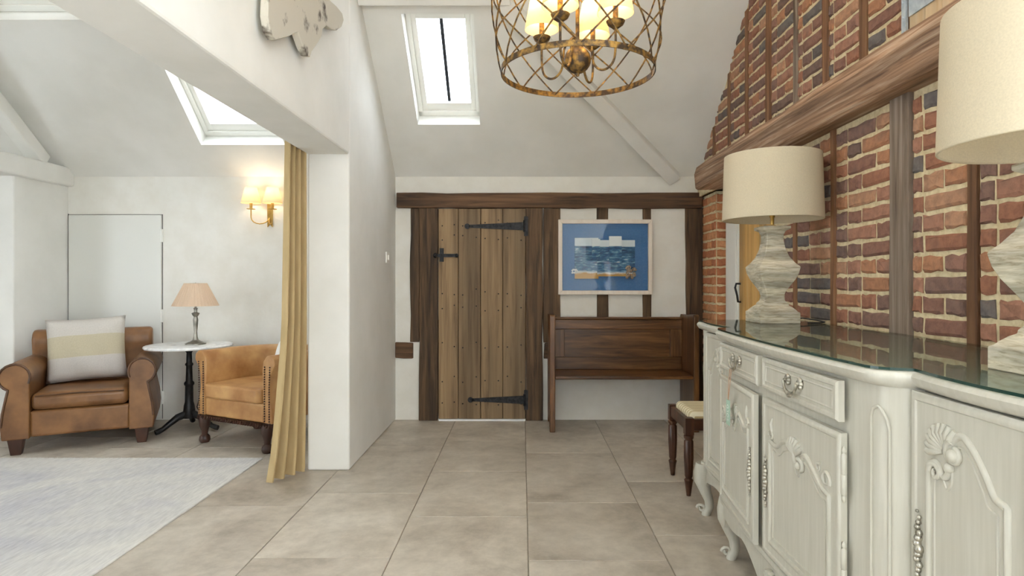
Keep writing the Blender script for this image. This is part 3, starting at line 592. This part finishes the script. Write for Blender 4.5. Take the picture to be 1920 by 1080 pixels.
# ------------------------------------------------------------------ church pew
pw = thing('pew', (0.822, 5.36, 0), 0, 'dark stained wooden pew with panelled back under the picture', 'pew')
W2 = 0.578
for s_ in (-1, 1):
    pp = [(-0.44, 0.0), (-0.44, 0.93), (-0.425, 0.945), (-0.30, 0.94), (-0.12, 0.925), (-0.02, 0.93), (0.0, 0.91), (0.0, 0.0), (-0.06, 0.0), (-0.09, 0.05), (-0.35, 0.05), (-0.38, 0.0)]
    MB().prism(pp, s_ * W2 - 0.022, s_ * W2 + 0.022, lambda p, t_: (t_, p[0], p[1])).build('end_panel', 'pew_wood_v', pw, bevel=0.006)
MB().box(-W2 + 0.022, W2 - 0.022, -0.44, -0.02, 0.425, 0.452).build('seat', 'pew_wood', pw, bevel=0.008, seg=3)
MB().box(-W2 + 0.022, W2 - 0.022, -0.075, -0.035, 0.80, 0.885).build('top_rail', 'pew_wood', pw, bevel=0.006)
MB().box(-W2 + 0.022, W2 - 0.022, -0.09, -0.03, 0.885, 0.905).build('cap_rail', 'pew_wood', pw, bevel=0.008)
MB().box(-W2 + 0.022, W2 - 0.022, -0.075, -0.035, 0.452, 0.56).build('bottom_rail', 'pew_wood', pw, bevel=0.006)
for s_ in (-1, 1): MB().box(s_ * (W2 - 0.022) - (0.10 if s_ > 0 else 0), s_ * (W2 - 0.022) + (0.10 if s_ < 0 else 0), -0.075, -0.035, 0.56, 0.80).build('stile', 'pew_wood_v', pw, bevel=0.004)
MB().box(-W2 + 0.11, W2 - 0.11, -0.05, -0.04, 0.55, 0.81).build('back_panel', 'pew_wood', pw)
# ------------------------------------------------------------------ stool
st = thing('stool', (1.13, 3.665, 0), 0, 'dark turned leg stool with striped seat pad beside the sideboard', 'stool')
HS = 0.21
for sx_ in (-1, 1):
    for sy_ in (-1, 1):
        b = MB(); rings = []
        for r, z, fl in ((0.012, 0.0, 0), (0.016, 0.03, 0), (0.022, 0.075, 0), (0.026, 0.09, 0), (0.017, 0.10, 0), (0.022, 0.112, 1), (0.027, 0.22, 1), (0.026, 0.31, 1), (0.02, 0.318, 0), (0.028, 0.33, 0), (0.028, 0.342, 0), (0.018, 0.35, 0)):
            rings.append([((r - (0.003 if fl and j % 3 == 0 else 0)) * math.cos(2 * PI * j / 24), (r - (0.003 if fl and j % 3 == 0 else 0)) * math.sin(2 * PI * j / 24), z) for j in range(24)])
        for rg_ in rings:
            for i, p in enumerate(rg_): rg_[i] = (p[0] + sx_ * (HS - 0.025), p[1] + sy_ * (HS - 0.025), p[2])
        b.loft(rings); b.box(sx_ * (HS - 0.025) - 0.024, sx_ * (HS - 0.025) + 0.024, sy_ * (HS - 0.025) - 0.024, sy_ * (HS - 0.025) + 0.024, 0.348, 0.442); b.build('leg', 'mahogany', st, smooth=35)
for (x0, x1, y0, y1) in ((-HS + 0.05, HS - 0.05, -HS + 0.006, -HS + 0.034), (-HS + 0.05, HS - 0.05, HS - 0.034, HS - 0.006), (-HS + 0.006, -HS + 0.034, -HS + 0.05, HS - 0.05), (HS - 0.034, HS - 0.006, -HS + 0.05, HS - 0.05)):
    MB().box(x0, x1, y0, y1, 0.372, 0.436).build('seat_rail', 'mahogany', st, bevel=0.003)
MB().box(-HS + 0.036, HS - 0.036, -HS + 0.036, HS - 0.036, 0.40, 0.472).build('seat_pad', 'stripe_seat', st, smooth=50, bevel=0.03, seg=4)
# ------------------------------------------------------------------ picture
pc = thing('framed_picture', ((bx(1046) + bx(1220)) / 2, YB, bz(552)), 0, 'framed seaside collage on blue mount above the pew', 'picture')
PW, PH = (bx(1220) - bx(1046)) / 2, bz(413) - bz(552); fw = 0.035
for nm, pts in (('frame_bar', [(-PW, 0), (PW, 0), (PW - fw, fw), (-PW + fw, fw)]), ('frame_bar', [(-PW, PH), (-PW + fw, PH - fw), (PW - fw, PH - fw), (PW, PH)]), ('frame_bar', [(-PW, 0), (-PW + fw, fw), (-PW + fw, PH - fw), (-PW, PH)]), ('frame_bar', [(PW, 0), (PW, PH), (PW - fw, PH - fw), (PW - fw, fw)])):
    MB().prism(pts, -0.075, -0.02, lambda p, t_: (p[0], t_, p[1])).build(nm, 'picture_frame', pc, bevel=0.003)
MB().box(-PW + fw * 0.8, PW - fw * 0.8, -0.045, -0.035, fw * 0.8, PH - fw * 0.8).build('mount_board', 'mat_blue', pc)
k_ = 2 * PW / 1102.0        # metres per crop pixel of the zoomed picture
def pcx(u): return (u - 654) * k_
def pcz(v_): return PH - (v_ - 86) * k_
def tile(u0, u1, v0, v1, yy, mat, nm='collage_piece'):
    zc = pcz(v1); b = MB().box(pcx(u0), pcx(u1), -0.012, 0.0, 0.0, pcz(v0) - zc); o = b.build(nm, mat, pc); o.location = (0, -0.045 - yy, zc); return o
tile(297, 575, 300, 780, 0.0, 'sea_print'); tile(560, 1003, 327, 752, 0.004, 'sea_print_b'); tile(497, 592, 315, 545, 0.013, 'sea_print_low'); tile(698, 845, 282, 590, 0.017, 'sea_print_tall')
b = MB()
for k in range(26): b.ball((pcx(960 + random.uniform(-55, 55)), -0.066 - random.uniform(0, 0.012), pcz(705 + random.uniform(-70, 75))), 0.014, 6, 4)
b.build('shell_cluster', 'shells', pc)
b = MB()
for k in range(12): b.ball((pcx(290 + random.uniform(-35, 35)), -0.062, pcz(695 + random.uniform(-25, 25))), 0.009, 6, 4)
b.build('foam_lace', 'foam_white', pc)
MB().box(-PW + fw * 0.8, PW - fw * 0.8, -0.0715, -0.0695, fw * 0.8, PH - fw * 0.8).build('glazing', 'pane', pc)
# ------------------------------------------------------------------ sideboard
DC = 2.075
def xf(d, inset=0.0):
    u = abs(d - DC)
    if u < 0.555: x = 0.812 + 0.02 * (u / 0.55) ** 2
    elif u < 0.63: t_ = (u - 0.555) / 0.075; x = 0.832 + 0.08 * (1 - math.sqrt(max(0, 1 - t_ * t_)))
    elif u < 1.10: t_ = (u - 0.63) / 0.47; x = 0.912 - 0.016 * math.sin(PI * min(1, t_ * 1.1))
    else: t_ = (u - 1.10) / 0.07; x = 0.905 + 0.06 * t_ * t_
    return x + inset
def plan(inset, end=1.175, back=1.47):
    n = 140; e = end - inset; pts = [(xf(DC - e + 2 * e * i / n, inset), DC - e + 2 * e * i / n) for i in range(n + 1)]
    return pts + [(back, DC + e), (back, DC - e)]
sb = thing('sideboard', (0, 0, 0), 0, 'long cream painted French sideboard with carved doors and glass top', 'sideboard')
MB().prism(plan(0.035), 0.235, 0.975).build('carcass', 'cream_paint', sb, smooth=30)
b = MB()
b.loft([[(x, y, z) for x, y in plan(i_)] for i_, z in ((0.028, 0.965), (0.012, 0.972), (0.003, 0.984), (0.0, 0.994), (0.006, 1.002), (0.016, 1.006))]); b.build('top_moulding', 'cream_paint', sb, smooth=50)
gl = MB().prism(plan(0.010), 1.0065, 1.0135).build('glass_top', 'glass_top', sb)
MB().loft([[(x, y, z) for x, y in plan(0.0095)[:141]] for z in (1.0068, 1.0132)], closed=False, caps=False).build('glass_edge', 'glass_edge', gl)
# plinth moulding and scalloped apron
MB().prism(plan(0.022), 0.262, 0.282).build('base_moulding', 'cream_paint', sb, smooth=40, bevel=0.004)
b = MB(); n = 160; e = 1.14; r0 = []; r1 = []; r2 = []; r3 = []
for i in range(n + 1):
    d = DC - e + 2 * e * i / n; u = abs(d - DC)
    if u < 0.60: dip = 0.165 + 0.05 * math.cos(PI * min(1, u / 0.32)) * -1 if u < 0.32 else 0.215 - 0.02 * math.sin(PI * (u - 0.32) / 0.28)
    else: dip = 0.20 + 0.02 * math.cos(PI * (u - 0.86) / 0.26)
    if abs(u - 0.615) < 0.06 or u > 1.08: dip = 0.16
    x = xf(d, 0.035)
    r0.append((x, d, dip)); r1.append((x, d, 0.27)); r2.append((x + 0.02, d, 0.27)); r3.append((x + 0.02, d, dip))
b.loft([[r0[i], r1[i], r2[i], r3[i]] for i in range(n + 1)]).build('apron', 'cream_paint', sb, smooth=30)
shb = MB()
for k in range(7): a_ = math.radians(-60 + 20 * k); shb.tube([(xf(DC) + 0.03, DC, 0.165), (xf(DC) + 0.024, DC + 0.04 * math.sin(a_), 0.165 + 0.075 * math.cos(a_))], [0.006, 0.011], 6)
shb.build('carved_shell', 'cream_paint', sb, smooth=60)
# cabriole legs
def cab(xc, yc, ox, oy):
    rings = []
    for z, off, hw in ((0.27, 0.012, 0.046), (0.22, 0.022, 0.046), (0.17, 0.024, 0.040), (0.12, 0.010, 0.030), (0.075, -0.006, 0.023), (0.04, -0.008, 0.021), (0.018, 0.004, 0.024), (0.0, 0.008, 0.022)):
        cx, cy = xc + ox * off, yc + oy * off; rings.append([(cx + hw * math.cos(PI / 4 + PI / 2 * j / 3), cy + hw * math.sin(PI / 4 + PI / 2 * j / 3), z) for j in range(12)])
    leg = MB().loft(rings[::-1]).build('leg', 'cream_paint', sb, smooth=50)
    q = MB(); pts = []
    for k in range(14): a_ = k * 0.55; r = 0.021 * (1 - k / 18); pts.append((xc + ox * (0.028 + r * math.cos(a_)), yc + oy * (0.028 + r * math.cos(a_)), 0.030 + r * math.sin(a_)))
    q.tube(pts, 0.0075, 8).build('foot_scroll', 'cream_paint', leg, smooth=60)
for yc, sy_ in ((3.19, 1), (2.69, 0.25), (1.46, -0.25), (0.955, -1)): cab(0.925 if abs(sy_) < 1 else 0.965, yc, -1, sy_ * 0.6)
for yc in (3.19, 0.955): cab(1.40, yc, 0.3, 0)
# rounded end columns with arched fillet
for sgn in (1, -1):
    d0 = DC + sgn * 0.59; pts = []
    q = MB(); dd = [DC + sgn * (0.548 + 0.062 * k / 8) for k in range(9)]
    path_ = [(xf(dd[1], 0.0325), dd[1], 0.30)] + [(xf(dd[1], 0.0325), dd[1], z) for z in (0.5, 0.7, 0.86)] + [(xf(dd[int(4 + 3 * math.cos(PI - a_ * PI / 6))], 0.0325), dd[int(round(4 - 3 * math.cos(a_ * PI / 6)))], 0.86 + 0.055 * math.sin(a_ * PI / 6)) for a_ in range(1, 6)] + [(xf(dd[7], 0.0325), dd[7], z) for z in (0.86, 0.7, 0.5, 0.30)]
    q.tube(path_, 0.004, 6).build('column_fillet', 'cream_paint', sb, smooth=60)
# doors / drawers: local u to the right, v up, n out -> world (-n, -u, v)
def front_obj(name, y_left, x0, z0, ry, parent=None):
    e = MB(); return e
def wmap(y_left, x0, z0, yaw=0.0):
    c_, s__ = math.cos(yaw), math.sin(yaw)
    def fn(u, v_, n_): return (x0 - n_ * c_ + u * s__, y_left - u * c_ - n_ * s__, z0 + v_)
    return fn
def ring_mould(b, fn, pts, r, n0=0.0, n=6):
    b.tube([fn(u, v_, n0) for u, v_ in pts], r, n, closed=True, fixed=Vector(fn(0, 0, 1)) - Vector(fn(0, 0, 0)))
def spiral(b, fn, cu_, cv, R0, turns, dirn, start, n0, r):
    pts = []
    m = int(turns * 14)
    for k in range(m + 1):
        a_ = start + dirn * 2 * PI * turns * k / m; rr = R0 * (1 - 0.75 * k / m); pts.append(fn(cu_ + rr * math.cos(a_), cv + rr * math.sin(a_), n0))
    b.tube(pts, [r * (1 - 0.5 * k / m) for k in range(m + 1)], 8)
def shellfan(b, fn, cu_, cv, R0, n0, a0, a1, k=8):
    for i in range(k):
        a_ = math.radians(a0 + (a1 - a0) * i / (k - 1)); b.tube([fn(cu_ + 0.15 * R0 * math.cos(a_), cv + 0.15 * R0 * math.sin(a_), n0), fn(cu_ + R0 * 0.7 * math.cos(a_), cv + R0 * 0.7 * math.sin(a_), n0 + 0.003), fn(cu_ + R0 * math.cos(a_), cv + R0 * math.sin(a_), n0)], [0.003, R0 * 0.17, R0 * 0.11], 6)
def smoothpts(pts, k=6):
    out_ = []
    m = len(pts)
    for i in range(m - 1):
        p0, p1, p2, p3 = pts[max(i - 1, 0)], pts[i], pts[i + 1], pts[min(i + 2, m - 1)]
        for j in range(k):
            t_ = j / k; out_.append(tuple(0.5 * (2 * p1[c] + (p2[c] - p0[c]) * t_ + (2 * p0[c] - 5 * p1[c] + 4 * p2[c] - p3[c]) * t_ ** 2 + (3 * p1[c] - p0[c] - 3 * p2[c] + p3[c]) * t_ ** 3) for c in (0, 1)))
    return out_ + [pts[-1]]
def cab_door(y_left, x0, W, H, kind, mirror, yaw, z0=0.288, label=None):
    fn0 = wmap(y_left, x0, z0, yaw)
    fn = (lambda u, v_, n_: fn0(W - u, v_, n_)) if mirror else fn0
    b = MB(); ringsd = []
    for ins, n_ in ((0, 0.0), (0, 0.016), (0.006, 0.021), (0.012, 0.0225), (0.018, 0.021), (0.021, 0.017), (0.026, 0.017)):
        ringsd.append([fn(ins, ins, n_), fn(W - ins, ins, n_), fn(W - ins, H - ins, n_), fn(ins, H - ins, n_)])
    b.loft(ringsd); door = b.build('door', 'cream_paint', sb, smooth=30)
    ml, mr, mb_ = 0.062, W - 0.058, 0.055
    if kind == 'end':
        topc = smoothpts([(ml, H - 0.185), (ml + 0.004, H - 0.155), (ml + 0.028, H - 0.145), (ml + 0.05, H - 0.168), (ml + 0.068, H - 0.150), (ml + 0.072, H - 0.10), (ml + 0.10, H - 0.068), (ml + 0.135, H - 0.085), (ml + 0.175, H - 0.135), (mr - 0.03, H - 0.165), (mr, H - 0.172)])
    else:
        c_ = W / 2; topc = smoothpts([(ml, H - 0.135), (ml + 0.05, H - 0.14), (ml + 0.10, H - 0.112), (c_ - 0.03, H - 0.105), (c_ - 0.012, H - 0.15), (c_ + 0.015, H - 0.165), (c_ + 0.035, H - 0.135), (c_ + 0.06, H - 0.115), (mr - 0.075, H - 0.15), (mr - 0.04, H - 0.175), (mr, H - 0.185)])
    loop = [(ml, mb_), ] + [(ml, mb_ + (topc[0][1] - mb_) * k / 4) for k in range(1, 4)] + topc + [(mr, topc[-1][1] - (topc[-1][1] - mb_) * k / 4) for k in range(1, 4)] + [(mr, mb_)]
    b = MB(); ring_mould(b, fn, loop, 0.0085, 0.016, 8)
    b.build('panel_moulding', 'cream_paint', door, smooth=60)
    cu0 = sum(p[0] for p in loop) / len(loop); cv0 = sum(p[1] for p in loop) / len(loop)
    b = MB(); ring_mould(b, fn, [(cu0 + (u - cu0) * (1 - 0.022 / (0.5 * (mr - ml))), (v_ if v_ > H * 0.5 else v_ + 0.022) - (0.024 if v_ > H * 0.5 else 0)) for u, v_ in loop], 0.0035, 0.0165, 6)
    b.build('inner_bead', 'cream_paint', door, smooth=60)
    def piece(nm, f, *a):
        b = MB(); f(b, *a); b.build(nm, 'cream_paint', door, smooth=60)
    bl = lambda b, c, r: b.ball(c, r, 10, 6)
    if kind == 'end':
        piece('carved_scroll', spiral, fn, ml + 0.026, H - 0.165, 0.02, 1.2, -1, PI, 0.02, 0.008); piece('carved_scroll', spiral, fn, ml + 0.086, H - 0.108, 0.026, 1.2, 1, PI * 0.6, 0.021, 0.009)
        piece('carved_bead', bl, fn(ml + 0.088, H - 0.112, 0.024), 0.015); piece('carved_bead', bl, fn(ml + 0.072, H - 0.142, 0.022), 0.011); piece('carved_shell', shellfan, fn, ml + 0.055, H - 0.115, 0.062, 0.018, 60, 190, 9)
    else:
        piece('carved_scroll', spiral, fn, c_ + 0.03, H - 0.155, 0.022, 1.1, -1, PI * 0.7, 0.021, 0.008); piece('carved_bead', bl, fn(c_ + 0.022, H - 0.155, 0.022), 0.012)
        piece('carved_shell', shellfan, fn, c_ - 0.012, H - 0.14, 0.062, 0.018, 40, 140, 7); piece('carved_scroll', spiral, fn, mr - 0.015, H - 0.145, 0.025, 1.3, 1, -0.4, 0.019, 0.006)
        piece('carved_scroll', spiral, fn, ml + 0.012, H - 0.115, 0.02, 1.0, -1, PI, 0.019, 0.006); piece('carved_scroll', spiral, fn, mr - 0.055, H - 0.125, 0.014, 1.0, 1, 1.0, 0.019, 0.005)
        piece('carved_leaf', lambda b: b.tube([fn(ml + 0.02, H - 0.10, 0.018), fn(ml + 0.012, H - 0.075, 0.02), fn(ml + 0.018, H - 0.055, 0.018)], [0.008, 0.007, 0.002], 6))
    # escutcheon on the opening side, hinges on the other
    b = MB(); eu = 0.032; ev = H * 0.47
    for k in range(15):
        t_ = -1 + 2 * k / 14; wv = 0.0075 * (1.1 - abs(t_)) + 0.0035; b.ball(fn(eu + 0.004 * math.sin(k * 2.1), ev + t_ * 0.085, 0.022), wv, 7, 4)
    b.build('escutcheon', 'silver', door, smooth=60)
    for hv in ((0.33, 0.80) if kind == 'centre' else (0.26, 0.72)):
        hb_ = MB(); hc = fn(W + 0.006, H * hv, 0.012); hb_.lathe([(0.0, -0.075), (0.004, -0.07), (0.006, -0.062), (0.0035, -0.056), (0.0075, -0.05), (0.0075, -0.002), (0.006, 0.0), (0.0075, 0.002), (0.0075, 0.05), (0.0035, 0.056), (0.006, 0.062), (0.004, 0.07), (0, 0.075)], 12, hc)
        hb_.build('hinge', 'cream_paint', door, smooth=40)
    return door
cab_door(2.635, 0.868, 0.475, 0.53, 'centre', True, math.radians(-4.2))
cab_door(2.118, 0.848, 0.505, 0.53, 'centre', False, math.radians(0.8))
cab_door(1.440, 0.931, 0.345, 0.675, 'end', False, 0.0)
cab_door(3.055, 0.931, 0.345, 0.675, 'end', True, 0.0)
def drawer(y_left, x0, W, yaw=0.0, z0=0.848, H=0.108):
    fn = wmap(y_left, x0, z0, yaw); b = MB(); rs = []
    for ins, n_ in ((0, 0.0), (0, 0.016), (0.006, 0.022), (0.014, 0.022), (0.018, 0.017), (0.026, 0.017), (0.029, 0.0195), (0.033, 0.017), (0.035, 0.017)): rs.append([fn(ins, ins, n_), fn(W - ins, ins, n_), fn(W - ins, H - ins, n_), fn(ins, H - ins, n_)])
    b.loft(rs); dw = b.build('drawer', 'cream_paint', sb, smooth=30)
    b = MB(); c_ = W / 2
    for s_ in (-1, 1):
        for k in range(7): a_ = k * 0.9; b.ball(fn(c_ + s_ * 0.042 + 0.008 * math.cos(a_), H * 0.60 + 0.012 * math.sin(a_), 0.022), 0.0075, 7, 4)
        b.tube([fn(c_ + s_ * 0.042, H * 0.6, 0.018), fn(c_ + s_ * 0.042, H * 0.6, 0.036)], 0.004, 6)
    pts = [fn(c_ + 0.044 * math.cos(PI + PI * k / 10), H * 0.58 + 0.036 * math.sin(PI + PI * k / 10), 0.036) for k in range(11)]
    b.tube(pts, [0.004, 0.005, 0.0045, 0.0055, 0.007, 0.008, 0.007, 0.0055, 0.0045, 0.005, 0.004], 8); b.ball(fn(c_, H * 0.58 - 0.038, 0.036), 0.009, 8, 5)
    b.build('drawer_pull', 'silver', dw, smooth=60); return dw, fn
dw1, fn1 = drawer(2.625, 0.866, 0.465, math.radians(-2.4)); drawer(2.118, 0.848, 0.505)
# tag hanging from the first drawer pull
tg = thing('hang_tag', (0, 0, 0), 0, 'sage green hang tag on string from the far drawer pull', 'tag')
p = Vector(fn1(0.465 / 2, 0.03, 0.042)); tb_ = MB(); zt = 0.755
tb_.obox(Vector((p.x - 0.012, p.y + 0.018, zt - 0.098)), (0.0, -0.040, 0.0), (0.0, -0.002, 0.098), (0.0015, 0, 0)).build('card', 'sage_card', tg)
MB().tube([p + Vector((0, 0.008, 0)), (p.x - 0.006, p.y + 0.008, (p.z + zt) / 2), (p.x - 0.011, p.y - 0.002, zt)], 0.0013, 5).tube([p + Vector((0, -0.008, 0)), (p.x - 0.006, p.y - 0.009, (p.z + zt) / 2), (p.x - 0.011, p.y - 0.004, zt)], 0.0013, 5).build('string', 'twine', tg)
fc = bpy.data.curves.new('lettering', 'FONT'); fc.body = 'SOLD'; fc.size = 0.024; fc.extrude = 0.0003; fc.align_x = 'CENTER'; fc.align_y = 'CENTER'; fc.space_character = 1.15
ftmp = bpy.data.objects.new('lettering_curve', fc); COL.objects.link(ftmp); fc.materials.append(MT['white_ink']); bpy.context.view_layer.update()
fme = bpy.data.meshes.new_from_object(ftmp.evaluated_get(bpy.context.evaluated_depsgraph_get())); bpy.data.objects.remove(ftmp)
fo = bpy.data.objects.new('lettering', fme); COL.objects.link(fo); fo.parent = tg
fo.matrix_local = Matrix.Translation((p.x - 0.0128, p.y - 0.003, zt - 0.05)) @ Matrix(((0, 0, -1, 0), (0, 1, 0, 0), (1, 0, 0, 0), (0, 0, 0, 1))).to_4x4()
# ------------------------------------------------------------------ sideboard lamps
def big_lamp(x, y, label):
    L = thing('table_lamp', (x, y, 1.0135), 0, label, 'lamp', 'limed wood lamps on the sideboard')
    prof = [(0.097, 0.0), (0.097, 0.052), (0.088, 0.058), (0.082, 0.066), (0.070, 0.078), (0.058, 0.086), (0.058, 0.094), (0.046, 0.108), (0.042, 0.128), (0.046, 0.148), (0.060, 0.175), (0.080, 0.21), (0.092, 0.24), (0.0975, 0.268), (0.0975, 0.274), (0.082, 0.290), (0.062, 0.32), (0.048, 0.36), (0.041, 0.40), (0.041, 0.43), (0.048, 0.448), (0.066, 0.458), (0.066, 0.472)]
    MB().loft([[(-r, -r, z), (r, -r, z), (r, r, z), (-r, r, z)] for r, z in prof]).build('base', 'limed_wood', L, smooth=35, bevel=0.003)
    MB().lathe([(0, 0.472), (0.02, 0.472), (0.02, 0.478), (0.009, 0.482), (0.009, 0.515), (0.013, 0.52), (0.013, 0.56), (0.004, 0.565), (0.004, 0.60), (0, 0.60)], 16).build('stem', 'brass', L, smooth=40)
    MB().ball((0, 0, 0.61), 0.03, 12, 8, (1, 1, 1.2)).build('bulb', 'bisque', L, smooth=60)
    cone_shade(MB(), (0, 0, 0), 0.236, 0.226, 0.507, 0.822, 64, 0.003).build('lamp_shade', 'linen_shade', L, smooth=40)
    b = MB(); b.tube([(0.233 * math.cos(a_ * PI / 24), 0.233 * math.sin(a_ * PI / 24), 0.508) for a_ in range(48)], 0.003, 6, closed=True)
    for k in range(3): a_ = 2 * PI * k / 3 + 0.4; b.tube([(0.004, 0, 0.58), (0.23 * math.cos(a_), 0.23 * math.sin(a_), 0.575)], 0.0025, 6)
    b.build('shade_ring', 'linen_shade', L)
    return L
big_lamp(1.235, 3.03, 'limed wood baluster lamp with drum shade at far end of sideboard')
big_lamp(1.19, 1.345, 'limed wood baluster lamp with drum shade nearest on the sideboard')
cd2 = MB().tube([(1.335, 3.06, 1.03), (1.39, 3.04, 1.034), (1.44, 3.0, 1.026), (1.465, 2.97, 1.019), (1.43, 2.93, 1.018), (1.36, 2.92, 1.018)], 0.0035, 6).build('lamp_cord', 'black_rubber', None, smooth=60); tag(cd2, 'short black cord beside the far sideboard lamp', 'cord')
# ------------------------------------------------------------------ chandelier
CX, CY = 0.218, 2.415
ch = thing('chandelier', (CX, CY, 2.03), 0, 'aged gold wire drum chandelier with lit candle shades', 'chandelier')
R0 = 0.30
def rz_(t_): return R0 + 0.035 * math.sin(PI * t_)
HH = 0.56
b = MB(); n = 72
b.loft([[((R0 + dr_) * math.cos(2 * PI * j / n), (R0 + dr_) * math.sin(2 * PI * j / n), z) for j in range(n)] for dr_, z in ((0.002, 0), (0.002, 0.022), (-0.002, 0.022), (-0.002, 0), (0.002, 0))], caps=False); b.build('bottom_ring', 'aged_gold', ch, smooth=40)
b = MB(); b.loft([[((R0 + dr_) * math.cos(2 * PI * j / n), (R0 + dr_) * math.sin(2 * PI * j / n), z) for j in range(n)] for dr_, z in ((0.002, HH), (0.002, HH + 0.022), (-0.002, HH + 0.022), (-0.002, HH), (0.002, HH))], caps=False); b.build('top_ring', 'aged_gold', ch, smooth=40)
NW = 11
for k in range(NW):
    for s_ in (-1, 1):
        pts = []
        for q in range(15):
            t_ = q / 14; a_ = 2 * PI * k / NW + s_ * t_ * 1.75 + 0.1; r = rz_(t_) + s_ * 0.003; pts.append((r * math.cos(a_), r * math.sin(a_), 0.011 + t_ * HH))
        MB().tube(pts, 0.0033, 6).build('lattice_wire', 'aged_gold', ch, smooth=60)
MB().tube([(0, 0, 0.06), (0, 0, ZF - 2.03 - 0.02)], 0.008, 10).lathe([(0, ZF - 2.03 - 0.04), (0.05, ZF - 2.03 - 0.035), (0.06, ZF - 2.03), (0, ZF - 2.03)], 20).build('stem', 'aged_gold', ch, smooth=50)
MB().ball((0, 0, 0.058), 0.053, 24, 14).lathe([(0, -0.008), (0.006, -0.006), (0.009, 0.003), (0.005, 0.012), (0, 0.012)], 12).build('ball', 'aged_gold', ch, smooth=60)
for k in range(3): a_ = k * 2 * PI / 3 + 0.5; MB().tube([(0, 0, 0.62), (R0 * math.cos(a_), R0 * math.sin(a_), HH + 0.01)], 0.004, 6).build('top_spoke', 'aged_gold', ch)
for k in range(4):
    a_ = math.radians(-29 + 90 * k); c_, s__ = math.cos(a_), math.sin(a_)
    pr_ = smoothpts([(0.012, 0.10), (0.025, 0.125), (0.043, 0.13), (0.058, 0.11), (0.062, 0.07), (0.07, 0.03), (0.095, 0.005), (0.125, 0.005), (0.150, 0.03), (0.158, 0.08), (0.158, 0.155)], 5)
    MB().tube([(r * c_, r * s__, z) for r, z in pr_], 0.0048, 8).build('arm', 'aged_gold', ch, smooth=60)
    ex, ey = 0.158 * c_, 0.158 * s__
    MB().lathe([(0, 0.150), (0.012, 0.152), (0.030, 0.165), (0.036, 0.178), (0.034, 0.178), (0.012, 0.170), (0.0105, 0.172), (0.0105, 0.262), (0, 0.262)], 18, (ex, ey, 0)).build('candle_cup', 'aged_gold', ch, smooth=40)
    cone_shade(MB(), (ex, ey, 0), 0.070, 0.045, 0.208, 0.345, 36, 0.0015).build('candle_shade', 'lit_shade', ch, smooth=50)
    MB().ball((ex, ey, 0.285), 0.016, 12, 8, (1, 1, 1.5)).build('bulb', 'bulb', ch, smooth=60)
    l = bpy.data.lights.new('candle_light', 'POINT'); l.energy = 2.8; l.color = (1, 0.76, 0.46); l.shadow_soft_size = 0.02; lo = bpy.data.objects.new('candle_light', l); COL.objects.link(lo); lo.parent = ch; lo.location = (ex, ey, 0.325)
